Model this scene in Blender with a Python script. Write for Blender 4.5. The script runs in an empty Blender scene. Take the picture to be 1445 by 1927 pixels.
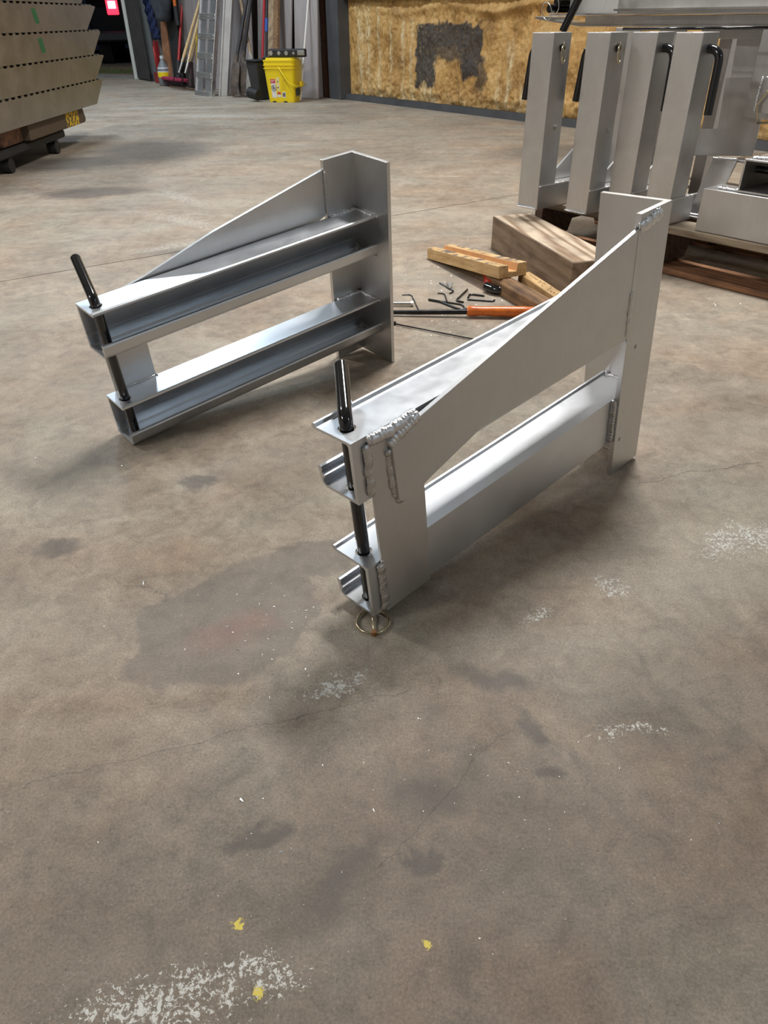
import bpy, math, random
from mathutils import Vector, Matrix, noise
random.seed(7)
S = bpy.context.scene
COL = S.collection
R = math.radians
PI = math.pi

# ------------------------------------------------------------------ camera
FPX, PITCH, ROLL, CAMH = 1354.79, 0.60231, -0.013019, 0.74
cam_d = bpy.data.cameras.new('camera')
cam = bpy.data.objects.new('camera', cam_d)
COL.objects.link(cam)
S.camera = cam
cam_d.sensor_fit = 'VERTICAL'
cam_d.sensor_height = 24.0
cam_d.lens = FPX / 1927.0 * 24.0
cam_d.clip_start = 0.02
cam_d.clip_end = 200
fw = Vector((0, math.cos(PITCH), -math.sin(PITCH)))
up = Vector((0, math.sin(PITCH), math.cos(PITCH)))
rt = Vector((1, 0, 0))
rt2 = rt * math.cos(ROLL) + up * math.sin(ROLL)
up2 = up * math.cos(ROLL) - rt * math.sin(ROLL)
cam.matrix_world = Matrix(((rt2.x, up2.x, -fw.x, 0), (rt2.y, up2.y, -fw.y, 0), (rt2.z, up2.z, -fw.z, CAMH), (0, 0, 0, 1)))

# ------------------------------------------------------------------ frames of the building and of the pallet
W0, WROT = Vector((-0.283, 9.124, 0)), math.atan2(-0.810, 0.586)      # local x along the wall, local y into the wall
P0, PROT = Vector((0.966, 2.508, 0)), math.atan2(-0.777, 0.6295)
def wall_pt(s, off, z=0.0):
    return W0 + Matrix.Rotation(WROT, 3, 'Z') @ Vector((s, -off, z))
def pal_pt(s, b, z=0.0):
    return P0 + Matrix.Rotation(PROT, 3, 'Z') @ Vector((s, b, z))

# ------------------------------------------------------------------ world and lights
wd = bpy.data.worlds.new('night')
S.world = wd
wd.use_nodes = True
wd.node_tree.nodes['Background'].inputs[0].default_value = (0.004, 0.005, 0.009, 1)
wd.node_tree.nodes['Background'].inputs[1].default_value = 1.0
def area(loc, sx, sy, power, col, rotz=0.0):
    l = bpy.data.lights.new('ceiling_and_fill_lamp', 'AREA')
    l.shape = 'RECTANGLE'; l.size = sx; l.size_y = sy; l.energy = power; l.color = col
    o = bpy.data.objects.new('ceiling_and_fill_lamp', l); COL.objects.link(o)
    o.location = loc; o.rotation_euler = (0, 0, rotz)
    return o
CEIL = 4.6
LCOL = (1.0, 0.975, 0.94)
LCOOL = (0.72, 0.87, 1.0)
LAMPS = [(0.80, 3.15, 3.75, 165, 0), (-2.4, 7.4, 4.25, 125, 1), (4.4, 4.9, 4.25, 85, 1), (-4.6, 3.6, 4.25, 140, 0), (4.6, -2.2, 4.25, 45, 1), (-6.0, -1.6, 4.25, 190, 0), (1.1, 7.6, 4.25, 100, 1), (-4.8, 10.0, 4.25, 100, 1)]  # near-left and behind-camera lamps are unseen fill, added to lighten shadows
for lx, ly, lz, pw, cool in LAMPS:
    area((lx, ly, lz), 1.2, 0.40, pw, LCOOL if cool else LCOL, WROT)

S.view_settings.view_transform = 'Standard'
S.view_settings.look = 'None'
S.view_settings.gamma = 1.0
S.view_settings.use_curve_mapping = False
S.view_settings.exposure = 0.0

# ------------------------------------------------------------------ mesh helpers
class MB:
    def __init__(s, mirror=False):
        s.v = []; s.f = []; s.m = mirror; s.mi = []
    def add(s, vs, fs):
        b = len(s.v)
        s.v += [Vector(p) for p in vs]
        s.f += [tuple(b + i for i in f) for f in fs]
        return s
    def box(s, x0, x1, y0, y1, z0, z1, T=None):
        vs = [Vector(p) for p in ((x0, y0, z0), (x1, y0, z0), (x1, y1, z0), (x0, y1, z0), (x0, y0, z1), (x1, y0, z1), (x1, y1, z1), (x0, y1, z1))]
        if T: vs = [T @ p for p in vs]
        return s.add(vs, [(0, 3, 2, 1), (4, 5, 6, 7), (0, 1, 5, 4), (1, 2, 6, 5), (2, 3, 7, 6), (3, 0, 4, 7)])
    def prism(s, poly, fn, a, b):
        """poly: list of 2d points; fn(p, q, h) -> 3d; extruded from a to b"""
        n = len(poly)
        vs = [fn(p[0], p[1], a) for p in poly] + [fn(p[0], p[1], b) for p in poly]
        fs = [tuple(range(n))[::-1], tuple(range(n, 2 * n))] + [(i, (i + 1) % n, n + (i + 1) % n, n + i) for i in range(n)]
        return s.add(vs, fs)
    def tube(s, path, r, n=12, closed=False, caps=True, rf=None, flat=1.0, flat_dir=None):
        P = [Vector(p) for p in path]; k = len(P); rings = []
        prev = None
        for i in range(k):
            if closed: t = P[(i + 1) % k] - P[i - 1]
            else: t = P[min(i + 1, k - 1)] - P[max(i - 1, 0)]
            t.normalize()
            if flat_dir is not None: u = Vector(flat_dir) - t * t.dot(Vector(flat_dir))
            elif prev is None:
                a = Vector((0, 0, 1)) if abs(t.z) < 0.9 else Vector((1, 0, 0))
                u = a - t * t.dot(a)
            else: u = prev - t * t.dot(prev)
            u.normalize(); prev = u; w = t.cross(u)
            rr = r if rf is None else r * rf(i / max(k - 1, 1), i)
            rings.append([P[i] + (u * math.cos(2 * PI * j / n) * flat + w * math.sin(2 * PI * j / n)) * rr for j in range(n)])
        vs = [p for ring in rings for p in ring]; fs = []
        for i in range(k if closed else k - 1):
            for j in range(n):
                a = i * n + j; b = i * n + (j + 1) % n; c = ((i + 1) % k) * n
                fs.append((a, b, c + (j + 1) % n, c + j))
        if caps and not closed:
            fs.append(tuple(range(n))[::-1]); fs.append(tuple((k - 1) * n + j for j in range(n)))
        return s.add(vs, fs)
    def cyl(s, a, b, r, n=16, r2=None):
        return s.tube([a, b], r, n, rf=(lambda t, i: 1.0 if i == 0 else (r2 / r if r2 else 1.0)))
    def torus(s, c, ax, R0, r, n=28, m=8):
        c = Vector(c); ax = Vector(ax).normalized()
        a = Vector((0, 0, 1)) if abs(ax.z) < 0.9 else Vector((1, 0, 0))
        u = (a - ax * ax.dot(a)).normalized(); w = ax.cross(u)
        return s.tube([c + (u * math.cos(2 * PI * i / n) + w * math.sin(2 * PI * i / n)) * R0 for i in range(n)], r, m, closed=True)
    def build(s, name, mat, parent=None, bevel=0.0, smooth=False, seg=1, auto=None):
        me = bpy.data.meshes.new(name)
        vs = [(p.x, -p.y, p.z) if s.m else (p.x, p.y, p.z) for p in s.v]
        fs = [f[::-1] for f in s.f] if s.m else s.f
        me.from_pydata(vs, [], fs)
        me.validate()
        import bmesh
        bm = bmesh.new(); bm.from_mesh(me); bmesh.ops.recalc_face_normals(bm, faces=bm.faces); bm.to_mesh(me); bm.free()
        for m_ in (mat if isinstance(mat, (list, tuple)) else [mat]): me.materials.append(m_)
        if smooth:
            me.polygons.foreach_set('use_smooth', [True] * len(me.polygons))
            if auto: me.set_sharp_from_angle(angle=R(auto))
        o = bpy.data.objects.new(name, me); COL.objects.link(o)
        if parent: o.parent = parent
        if bevel:
            b = o.modifiers.new('bevel', 'BEVEL'); b.width = bevel; b.segments = seg; b.limit_method = 'ANGLE'; b.angle_limit = R(40)
        return o

def tag(o, label=None, cat=None, group=None, kind=None):
    if label: o['label'] = label
    if cat: o['category'] = cat
    if group: o['group'] = group
    if kind: o['kind'] = kind
    return o
def empty(name, loc, rot=(0, 0, 0), label=None, cat=None, group=None):
    o = bpy.data.objects.new(name, None); COL.objects.link(o)
    o.empty_display_size = 0.05
    o.location = loc; o.rotation_euler = rot if isinstance(rot, (tuple, list, Vector)) else (0, 0, rot)
    return tag(o, label, cat, group)
def structure(o): o['kind'] = 'structure'; return o
def bend(points, r, n=6):
    """polyline with rounded corners"""
    P = [Vector(p) for p in points]; out = [P[0]]
    for i in range(1, len(P) - 1):
        a = (P[i - 1] - P[i]); b = (P[i + 1] - P[i])
        d = min(r, a.length * 0.49, b.length * 0.49)
        p, q = P[i] + a.normalized() * d, P[i] + b.normalized() * d
        for k in range(n + 1):
            t = k / n
            out.append(p * (1 - t) ** 2 + P[i] * 2 * t * (1 - t) + q * t * t)
    out.append(P[-1]); return out
def resample(path, step):
    P = [Vector(p) for p in path]; out = []
    for a, b in zip(P[:-1], P[1:]):
        n = max(1, int((b - a).length / step))
        out += [a.lerp(b, i / n) for i in range(n)]
    return out + [P[-1]]
def weld(name_parent, path, r, mat, mirror=False, flat=0.6, flat_dir=None, seed=0, period=4, amp=0.22):
    rnd = random.Random(seed)
    P = resample(path, 0.0014); k = len(P)
    ph = rnd.random() * 6
    P = [p + Vector((noise.noise(p * 90 + Vector((seed, 0, 0))), noise.noise(p * 90 + Vector((0, seed, 5))), noise.noise(p * 90 + Vector((9, 0, seed))))) * r * 0.26 for p in P]
    def rf(t, i):
        e = min(1.0, 0.5 + min(i, k - 1 - i) * 0.2)
        saw = ((i + ph) % period) / period
        return e * (0.96 + amp * (math.sqrt(saw) - 0.6) + 0.16 * noise.noise(Vector((i * 0.16, seed * 3.1, 0))))
    m = MB(mirror); m.tube(P, r * 1.12, 14, rf=rf, flat=flat, flat_dir=flat_dir)
    return m.build('weld_bead', mat, name_parent, smooth=True)

# ------------------------------------------------------------------ material helpers
def newmat(name):
    m = bpy.data.materials.new(name); m.use_nodes = True
    nt = m.node_tree
    return m, nt, nt.nodes['Principled BSDF']
class NT:
    def __init__(s, nt): s.nt = nt
    def n(s, t, **k):
        o = s.nt.nodes.new(t)
        for a, b in k.items(): setattr(o, a, b)
        return o
    def put(s, sock, v):
        if hasattr(v, 'is_linked') or isinstance(v, bpy.types.NodeSocket): s.nt.links.new(v, sock)
        else: sock.default_value = v
    def math(s, op, a, b=0.0, c=None, clamp=False):
        o = s.n('ShaderNodeMath', operation=op); o.use_clamp = clamp
        s.put(o.inputs[0], a); s.put(o.inputs[1], b)
        if c is not None: s.put(o.inputs[2], c)
        return o.outputs[0]
    def coord(s, scale=(1, 1, 1), loc=(0, 0, 0), rot=(0, 0, 0)):
        tc = s.n('ShaderNodeTexCoord'); mp = s.n('ShaderNodeMapping')
        s.nt.links.new(tc.outputs['Object'], mp.inputs[0])
        mp.inputs['Location'].default_value = loc; mp.inputs['Rotation'].default_value = rot; mp.inputs['Scale'].default_value = scale
        return mp.outputs[0]
    def noise(s, vec, scale, detail=4, rough=0.55, dist=0.0):
        o = s.n('ShaderNodeTexNoise'); s.nt.links.new(vec, o.inputs['Vector'])
        o.inputs['Scale'].default_value = scale; o.inputs['Detail'].default_value = detail
        o.inputs['Roughness'].default_value = rough; o.inputs['Distortion'].default_value = dist
        return o.outputs['Fac']
    def ramp(s, fac, stops):
        o = s.n('ShaderNodeValToRGB'); s.put(o.inputs[0], fac)
        e = o.color_ramp.elements
        while len(e) < len(stops): e.new(0.5)
        for el, (p, c) in zip(e, stops):
            el.position = p; el.color = (c[0], c[1], c[2], 1) if isinstance(c, (tuple, list)) else (c, c, c, 1)
        return o.outputs[0]
    def mix(s, fac, a, b, mode='MIX'):
        o = s.n('ShaderNodeMix', data_type='RGBA', blend_type=mode)
        s.put(o.inputs[0], fac)
        s.put(o.inputs[6], a if not isinstance(a, tuple) else (*a[:3], 1)); s.put(o.inputs[7], b if not isinstance(b, tuple) else (*b[:3], 1))
        return o.outputs[2]
    def bump(s, h, strength, dist=0.001, normal=None):
        o = s.n('ShaderNodeBump'); s.nt.links.new(h, o.inputs['Height'])
        o.inputs['Strength'].default_value = strength; o.inputs['Distance'].default_value = dist
        if normal is not None: s.nt.links.new(normal, o.inputs['Normal'])
        return o.outputs[0]

def simple(name, col, rough=0.5, metal=0.0, var=0.0, vscale=8.0, bump=0.0, bscale=60.0, coat=0.0, col2=None, scale=(1, 1, 1), spec=0.5):
    m, nt, p = newmat(name); h = NT(nt)
    p.inputs['Roughness'].default_value = rough; p.inputs['Metallic'].default_value = metal
    p.inputs['Coat Weight'].default_value = coat; p.inputs['Specular IOR Level'].default_value = spec
    c = h.coord(scale)
    nz = h.noise(c, vscale, 5)
    c2 = col2 or tuple(max(0, x * (1 - var)) for x in col)
    nt.links.new(h.ramp(nz, [(0.3, c2), (0.7, col)]), p.inputs['Base Color'])
    if bump:
        nt.links.new(h.bump(h.noise(c, bscale, 4), bump, 0.002), p.inputs['Normal'])
    return m

def aluminium(name, base=(0.735, 0.755, 0.79), rough=0.38, stretch=(2, 60, 60), blot=0.14, bump=0.05):
    m, nt, p = newmat(name); h = NT(nt)
    p.inputs['Metallic'].default_value = 1.0
    c = h.coord(); cs = h.coord(stretch)
    g = h.noise(cs, 14.0, 3, 0.6)
    b = h.noise(c, 7.0, 5, 0.6, 0.6)
    sm = h.noise(c, 60.0, 3)
    k = h.math('ADD', h.math('MULTIPLY', b, 0.75), h.math('MULTIPLY', g, 0.25))
    nt.links.new(h.ramp(k, [(0.3, tuple(x * (1 - blot) for x in base)), (0.65, base)]), p.inputs['Base Color'])
    r = h.math('ADD', h.math('MULTIPLY', b, 0.22), h.math('MULTIPLY', sm, 0.10))
    r = h.math('ADD', r, rough - 0.16)
    nt.links.new(r, p.inputs['Roughness'])
    nt.links.new(h.bump(g, bump, 0.0008), p.inputs['Normal'])
    return m

def wood(name, light, dark, axis=0, scale=1.0, rough=0.75, ring=9.0, bump=0.25, ww=0.18):
    m, nt, p = newmat(name); h = NT(nt)
    st = [14 * scale] * 3; st[axis] = 1.3 * scale
    c = h.coord(tuple(st))
    w = h.n('ShaderNodeTexWave', wave_type='BANDS', bands_direction='DIAGONAL')
    nt.links.new(c, w.inputs['Vector']); w.inputs['Scale'].default_value = ring / 9.0
    w.inputs['Distortion'].default_value = 9.0; w.inputs['Detail'].default_value = 3; w.inputs['Detail Scale'].default_value = 0.8
    g = h.noise(c, 6.0, 6, 0.65)
    f = h.math('ADD', h.math('MULTIPLY', w.outputs['Fac'], ww), h.math('MULTIPLY', g, 1.0 - ww))
    dirt = h.noise(h.coord(), 9.0, 4)
    col = h.ramp(f, [(0.25, dark), (0.62, light)])
    col = h.mix(h.ramp(dirt, [(0.5, 0.0), (0.8, 0.55)]), col, tuple(x * 0.45 for x in dark))
    nt.links.new(col, p.inputs['Base Color']); p.inputs['Roughness'].default_value = rough
    nt.links.new(h.bump(f, bump, 0.002), p.inputs['Normal'])
    return m

ALU = aluminium('brushed_aluminium')
ALU_V = aluminium('milled_aluminium', base=(0.66, 0.655, 0.65), rough=0.42, stretch=(30, 30, 2), bump=0.03)
ALU_POST = aluminium('dull_aluminium', base=(0.66, 0.655, 0.65), rough=0.46, stretch=(40, 40, 1.5), blot=0.2)
ALU_RAMP = aluminium('weathered_aluminium', base=(0.47, 0.455, 0.43), rough=0.38, stretch=(8, 8, 2), blot=0.3)
ALU_B = aluminium('bright_aluminium', base=(0.86, 0.87, 0.88), rough=0.3)
WELD = simple('weld_metal', (0.88, 0.88, 0.9), 0.24, 1.0, 0.2, 300, 0.3, 700)
WELD_G = simple('ground_weld_metal', (0.68, 0.67, 0.66), 0.33, 1.0, 0.2, 200, 0.3, 500)
BLACK = simple('gloss_black_coating', (0.006, 0.006, 0.008), 0.13, 0.0, 0.3, 30, 0.05, 150, coat=0.6)
DARK = simple('dark_rubber', (0.02, 0.02, 0.022), 0.6, 0, 0.4)
HOLE = simple('dark_cavity', (0.01, 0.01, 0.01), 0.8)
ZINC = simple('yellow_zinc_wire', (0.72, 0.62, 0.42), 0.25, 1.0, 0.2, 60)
ZINC_S = simple('zinc_steel', (0.7, 0.7, 0.68), 0.3, 1.0, 0.3, 80)
STEEL_GREY = simple('painted_steel', (0.085, 0.088, 0.095), 0.5, 0.0, 0.35, 5, 0.05, 40)
GREEN = simple('green_tape', (0.02, 0.16, 0.06), 0.5, 0, 0.3, 60)
ORANGE = simple('orange_plastic', (0.80, 0.20, 0.02), 0.35, 0, 0.5, 35, coat=0.2, col2=(0.50, 0.10, 0.015))
RED = simple('red_plastic', (0.62, 0.03, 0.015), 0.35, 0, 0.3, 20)
RED_D = simple('dark_red_paint', (0.30, 0.02, 0.025), 0.45, 0, 0.4, 10)
YEL = simple('yellow_plastic', (0.88, 0.66, 0.01), 0.35, 0, 0.08, 6)
KEY = simple('blackened_steel', (0.05, 0.05, 0.052), 0.35, 0.9, 0.4, 50)
W_BLOCK = wood('weathered_timber', (0.30, 0.215, 0.145), (0.13, 0.08, 0.045), 0, 0.8)
W_BLOCK_TOP = wood('sawn_timber', (0.62, 0.50, 0.37), (0.27, 0.17, 0.10), 0, 0.9, ring=9, ww=0.42)
W_YEL = wood('pine_offcut', (0.66, 0.44, 0.21), (0.40, 0.22, 0.08), 0, 1.6)
W_BROWN = wood('brown_hardwood', (0.30, 0.17, 0.08), (0.09, 0.045, 0.022), 0, 1.2)
W_PAL = wood('grey_pallet_wood', (0.36, 0.29, 0.21), (0.13, 0.09, 0.06), 0, 1.0)
W_PAL_R = wood('red_pallet_wood', (0.32, 0.155, 0.075), (0.10, 0.04, 0.02), 0, 1.0)
W_DARK = wood('dark_stained_wood', (0.13, 0.075, 0.05), (0.03, 0.018, 0.012), 0, 1.0)
W_BOARD = wood('orange_brown_board', (0.30, 0.13, 0.06), (0.17, 0.07, 0.03), 2, 1.0)
W_TAN = wood('ash_handle_wood', (0.74, 0.52, 0.27), (0.56, 0.36, 0.15), 2, 1.0, bump=0.05)
W_OLD = wood('old_timber', (0.42, 0.30, 0.18), (0.16, 0.10, 0.06), 2, 1.0)

# ------------------------------------------------------------------ concrete floor material
def concrete():
    m, nt, p = newmat('stained_concrete'); h = NT(nt); L = nt.links
    c = h.coord()
    big = h.noise(c, 1.1, 5, 0.6, 0.4); mid = h.noise(c, 6.0, 6, 0.65, 0.5); fine = h.noise(c, 60.0, 4, 0.7); grit = h.noise(c, 420.0, 3, 0.75)
    k = h.math('ADD', h.math('MULTIPLY', big, 0.35), h.math('MULTIPLY', mid, 0.35))
    k = h.math('ADD', k, h.math('MULTIPLY', fine, 0.18)); k = h.math('ADD', k, h.math('MULTIPLY', grit, 0.12))
    col = h.ramp(k, [(0.36, (0.190, 0.155, 0.122)), (0.5, (0.310, 0.265, 0.218)), (0.62, (0.43, 0.385, 0.325))])
    hue = h.noise(h.coord((1, 1, 1), loc=(3, 7, 0)), 2.6, 4, 0.6, 0.5)
    col = h.mix(0.55, col, h.mix(1.0, col, h.ramp(hue, [(0.36, (1.10, 0.96, 0.86)), (0.5, (1, 1, 1)), (0.64, (0.90, 1.0, 1.02))]), 'MULTIPLY'))
    mot = h.noise(c, 24.0, 6, 0.72, 0.6)
    col = h.mix(0.75, col, h.mix(1.0, col, h.ramp(mot, [(0.36, 0.70), (0.50, 1.0), (0.66, 1.22)]), 'MULTIPLY'))
    # far floor is cleaner and paler, with worn tracks running across it
    far = h.noise(h.coord((0.5, 2.2, 1), rot=(0, 0, R(-12))), 1.7, 5, 0.6, 0.8)
    col = h.mix(h.ramp(far, [(0.42, 0.0), (0.66, 0.35)]), col, (0.46, 0.43, 0.38))
    # darker grit speckle
    sp = h.noise(c, 190.0, 2, 0.5)
    col = h.mix(h.ramp(sp, [(0.27, 0.5), (0.33, 0.0)]), col, (0.12, 0.10, 0.085))
    gr2 = h.noise(c, 300.0, 4, 0.85)
    col = h.mix(0.6, col, h.mix(1.0, col, h.ramp(gr2, [(0.34, 0.5), (0.52, 1.0), (0.68, 1.5)]), 'MULTIPLY'))
    sep = h.n('ShaderNodeSeparateXYZ')
    wob = h.n('ShaderNodeTexNoise'); L.new(c, wob.inputs['Vector']); wob.inputs['Scale'].default_value = 9.0; wob.inputs['Detail'].default_value = 9; wob.inputs['Roughness'].default_value = 0.62
    wv = h.n('ShaderNodeVectorMath', operation='MULTIPLY_ADD')
    L.new(wob.outputs['Color'], wv.inputs[0]); wv.inputs[1].default_value = (0.13, 0.13, 0.13); wv.inputs[2].default_value = (-0.065, -0.065, 0)
    av = h.n('ShaderNodeVectorMath', operation='ADD'); L.new(c, av.inputs[0]); L.new(wv.outputs[0], av.inputs[1])
    L.new(av.outputs[0], sep.inputs[0]); X, Y = sep.outputs[0], sep.outputs[1]
    def blob(cx, cy, rx, ry, rot=0.0, soft=0.35):
        dx = h.math('SUBTRACT', X, cx); dy = h.math('SUBTRACT', Y, cy)
        ca, sa = math.cos(R(rot)), math.sin(R(rot))
        u = h.math('DIVIDE', h.math('ADD', h.math('MULTIPLY', dx, ca), h.math('MULTIPLY', dy, sa)), rx)
        v = h.math('DIVIDE', h.math('SUBTRACT', h.math('MULTIPLY', dy, ca), h.math('MULTIPLY', dx, sa)), ry)
        d = h.math('SQRT', h.math('ADD', h.math('MULTIPLY', u, u), h.math('MULTIPLY', v, v)))
        o = h.n('ShaderNodeMapRange', interpolation_type='SMOOTHSTEP'); L.new(d, o.inputs[0])
        o.inputs[1].default_value = 1.0 + soft; o.inputs[2].default_value = 1.0 - soft; o.inputs[3].default_value = 0; o.inputs[4].default_value = 1
        return o.outputs[0]
    def mx(l):
        a = l[0]
        for b in l[1:]: a = h.math('MAXIMUM', a, b)
        return a
    grime_falloff = h.math('MULTIPLY', mx([blob(0.15, 0.36, 0.75, 0.26, 6, 0.6), blob(0.75, 0.62, 0.35, 0.22, 20, 0.7)]), h.ramp(big, [(0.3, 0.45), (0.55, 0.9)]))  # foreground dirt, with the light's falloff also painted into the colour
    col = h.mix(h.math('MULTIPLY', grime_falloff, 0.85), col, h.mix(1.0, col, (0.42, 0.39, 0.375), 'MULTIPLY'))
    col = h.mix(1.0, col, (1.03, 0.985, 0.925), 'MULTIPLY')
    # oil and damp stains
    damp = mx([blob(-0.235, 0.80, 0.115, 0.15, -38, 0.06), blob(-0.13, 0.94, 0.07, 0.045, 20, 0.10), blob(-0.30, 0.70, 0.06, 0.05, 0, 0.1)])
    col = h.mix(h.math('MULTIPLY', damp, 0.50), col, (0.13, 0.103, 0.08))
    oil = mx([blob(-1.49, 4.06, 0.24, 0.13, 12, 0.3), blob(-1.54, 5.5, 0.38, 0.5, 20, 0.4), blob(-2.0, 5.0, 0.5, 0.25, 10, 0.5), blob(-0.56, 0.98, 0.045, 0.02, 10, 0.5), blob(-0.36, 1.18, 0.03, 0.02, 10, 0.4),
              blob(-0.14, 0.458, 0.028, 0.014, 15, 0.4), blob(0.182, 0.592, 0.014, 0.022, 0, 0.5), blob(0.035, 0.405, 0.014, 0.010, 0, 0.5), blob(0.14, 0.67, 0.05, 0.02, -20, 0.6),
              blob(0.05, 0.50, 0.05, 0.03, 20, 0.7), blob(-0.05, 0.40, 0.06, 0.02, 30, 0.8), blob(0.19, 0.53, 0.02, 0.012, 0, 0.5), blob(1.2, 5.2, 0.5, 0.3, 20, 0.6), blob(-0.62, 2.9, 0.28, 0.06, 10, 0.7)])
    col = h.mix(h.math('MULTIPLY', oil, 0.66), col, (0.085, 0.075, 0.068))
    # red overspray
    red = blob(-0.225, 0.765, 0.042, 0.026, 25, 0.95)
    col = h.mix(h.math('MULTIPLY', h.math('MULTIPLY', red, h.ramp(mid, [(0.3, 0.1), (0.6, 1.0)])), 0.30), col, (0.42, 0.10, 0.08))
    # splashes of white paint, broken up
    wsp = h.noise(c, 210.0, 4, 0.8, 0.6)
    wsp2 = h.noise(c, 70.0, 5, 0.8, 0.4)
    wm = mx([blob(-0.20, 0.30, 0.105, 0.035, 8, 0.6), blob(-0.115, 0.315, 0.05, 0.02, 8, 0.8), blob(0.62, 0.975, 0.11, 0.045, 25, 0.6), blob(0.36, 0.862, 0.03, 0.014, 0, 0.7), blob(-0.065, 0.675, 0.06, 0.016, 32, 0.7),
             blob(0.23, 0.80, 0.05, 0.012, 30, 0.8), blob(0.30, 0.585, 0.05, 0.012, -10, 0.8)])
    wa = h.math('GREATER_THAN', h.math('ADD', h.math('MULTIPLY', wsp, 0.6), h.math('ADD', h.math('MULTIPLY', wsp2, 0.4), h.math('MULTIPLY', wm, 0.13))), 0.645)
    wa = h.math('MULTIPLY', wa, h.math('GREATER_THAN', wm, 0.02))
    col = h.mix(h.math('MULTIPLY', wa, 0.9), col, (0.66, 0.65, 0.61))
    # chalky smears on the far floor
    sm = mx([blob(-0.82, 3.35, 0.35, 0.05, -38, 0.7), blob(-0.68, 3.05, 0.3, 0.035, 30, 0.7), blob(-1.0, 3.9, 0.22, 0.05, -50, 0.7), blob(-1.35, 7.6, 0.9, 0.12, -8, 0.8), blob(-2.2, 8.4, 0.6, 0.1, 0, 0.8)])
    col = h.mix(h.math('MULTIPLY', h.math('MULTIPLY', sm, h.ramp(fine, [(0.42, 0.0), (0.62, 1.0)])), 0.6), col, (0.60, 0.58, 0.53))
    # yellow paint drips
    yl = mx([blob(-0.150, 0.358, 0.0048, 0.0055, 0, 0.25), blob(0.036, 0.337, 0.003, 0.0035, 0, 0.25), blob(-0.122, 0.297, 0.004, 0.004, 0, 0.3)])
    yw = h.math('MULTIPLY', yl, 0.0)
    # hairline cracks: thin bands of a distorted wave of distance to a line
    def crack(px, py, ang, half, wid, wamp=0.02, ws=14.0):
        w = h.noise(c, ws, 5, 0.6)
        dx = h.math('SUBTRACT', sep0.outputs[0], px); dy = h.math('SUBTRACT', sep0.outputs[1], py)
        ca, sa = math.cos(R(ang)), math.sin(R(ang))
        u = h.math('ADD', h.math('MULTIPLY', dx, ca), h.math('MULTIPLY', dy, sa))
        v = h.math('ADD', h.math('SUBTRACT', h.math('MULTIPLY', dy, ca), h.math('MULTIPLY', dx, sa)), h.math('MULTIPLY', h.math('SUBTRACT', w, 0.5), wamp * 4))
        a = h.math('LESS_THAN', h.math('ABSOLUTE', v), wid); b = h.math('LESS_THAN', h.math('ABSOLUTE', u), half)
        return h.math('MULTIPLY', a, b)
    sep0 = h.n('ShaderNodeSeparateXYZ'); L.new(c, sep0.inputs[0])
    def spot(cx, cy, r):
        dx = h.math('SUBTRACT', sep0.outputs[0], cx); dy = h.math('SUBTRACT', sep0.outputs[1], cy)
        d = h.math('SQRT', h.math('ADD', h.math('MULTIPLY', dx, dx), h.math('MULTIPLY', dy, dy)))
        return h.math('LESS_THAN', h.math('ADD', d, h.math('MULTIPLY', h.math('SUBTRACT', wsp, 0.5), r * 6.0)), r)
    yl = mx([spot(-0.150, 0.358, 0.0046), spot(0.036, 0.337, 0.0034), spot(-0.122, 0.297, 0.0042)])
    col = h.mix(yl, col, (0.70, 0.56, 0.10))
    cr = mx([crack(-0.22, 0.58, 17, 0.26, 0.0006, 0.012), crack(0.07, 0.50, 48, 0.12, 0.0005, 0.01), crack(0.62, 1.2, 15, 0.14, 0.0012, 0.012), crack(0.5, 3.12, 22, 0.5, 0.002, 0.01, 5.0), crack(-0.44, 0.9, -25, 0.12, 0.0005, 0.02)])
    col = h.mix(h.math('MULTIPLY', cr, 0.55), col, (0.07, 0.06, 0.055))
    L.new(col, p.inputs['Base Color'])
    rg = h.math('SUBTRACT', h.math('ADD', 0.50, h.math('MULTIPLY', fine, 0.22)), h.math('MULTIPLY', damp, 0.12))
    L.new(rg, p.inputs['Roughness'])
    p.inputs['Specular IOR Level'].default_value = 0.45
    hh = h.math('ADD', h.math('MULTIPLY', grit, 0.35), h.math('MULTIPLY', fine, 0.5)); hh = h.math('SUBTRACT', hh, h.math('MULTIPLY', cr, 0.8))
    L.new(h.bump(hh, 0.35, 0.0012), p.inputs['Normal'])
    return m
CONC = concrete()

# ================================================================== THE BUILDING
WS0, WS1, WOFF = -9.5, 15.0, 14.0
def wall_box(m, s0, s1, o0, o1, z0, z1):
    return m.box(s0, s1, -o1, -o0, z0, z1)
# floor: a recessed bed with two slabs, leaving the sawn joint open
JD = Vector((0.829, 0.559, 0)).normalized(); JN = Vector((-JD.y, JD.x, 0)); J0 = Vector((-1.317, 2.513, 0))
fl = MB().box(-1, 26, -18, 3.4, -0.12, -0.012).build('floor', simple('joint_filler', (0.10, 0.09, 0.08), 0.9, 0, 0.4), None)
fl.location = wall_pt(-11, 0); fl.rotation_euler = (0, 0, WROT); structure(fl)
def slab(a0, a1, n0, n1):
    q = [J0 + JD * a + JN * n for a, n in ((a0, n0), (a1, n0), (a1, n1), (a0, n1))]
    m = MB(); m.add([(p.x, p.y, -0.011) for p in q] + [(p.x, p.y, 0.0) for p in q], [(0, 3, 2, 1), (4, 5, 6, 7), (0, 1, 5, 4), (1, 2, 6, 5), (2, 3, 7, 6), (3, 0, 4, 7)])
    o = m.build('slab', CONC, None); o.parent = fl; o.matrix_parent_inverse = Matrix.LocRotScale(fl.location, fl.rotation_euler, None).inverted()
    return o
slab(-9, 16, -9.5, -0.003); slab(-9, 9.0, 0.003, 16.0)

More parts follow.
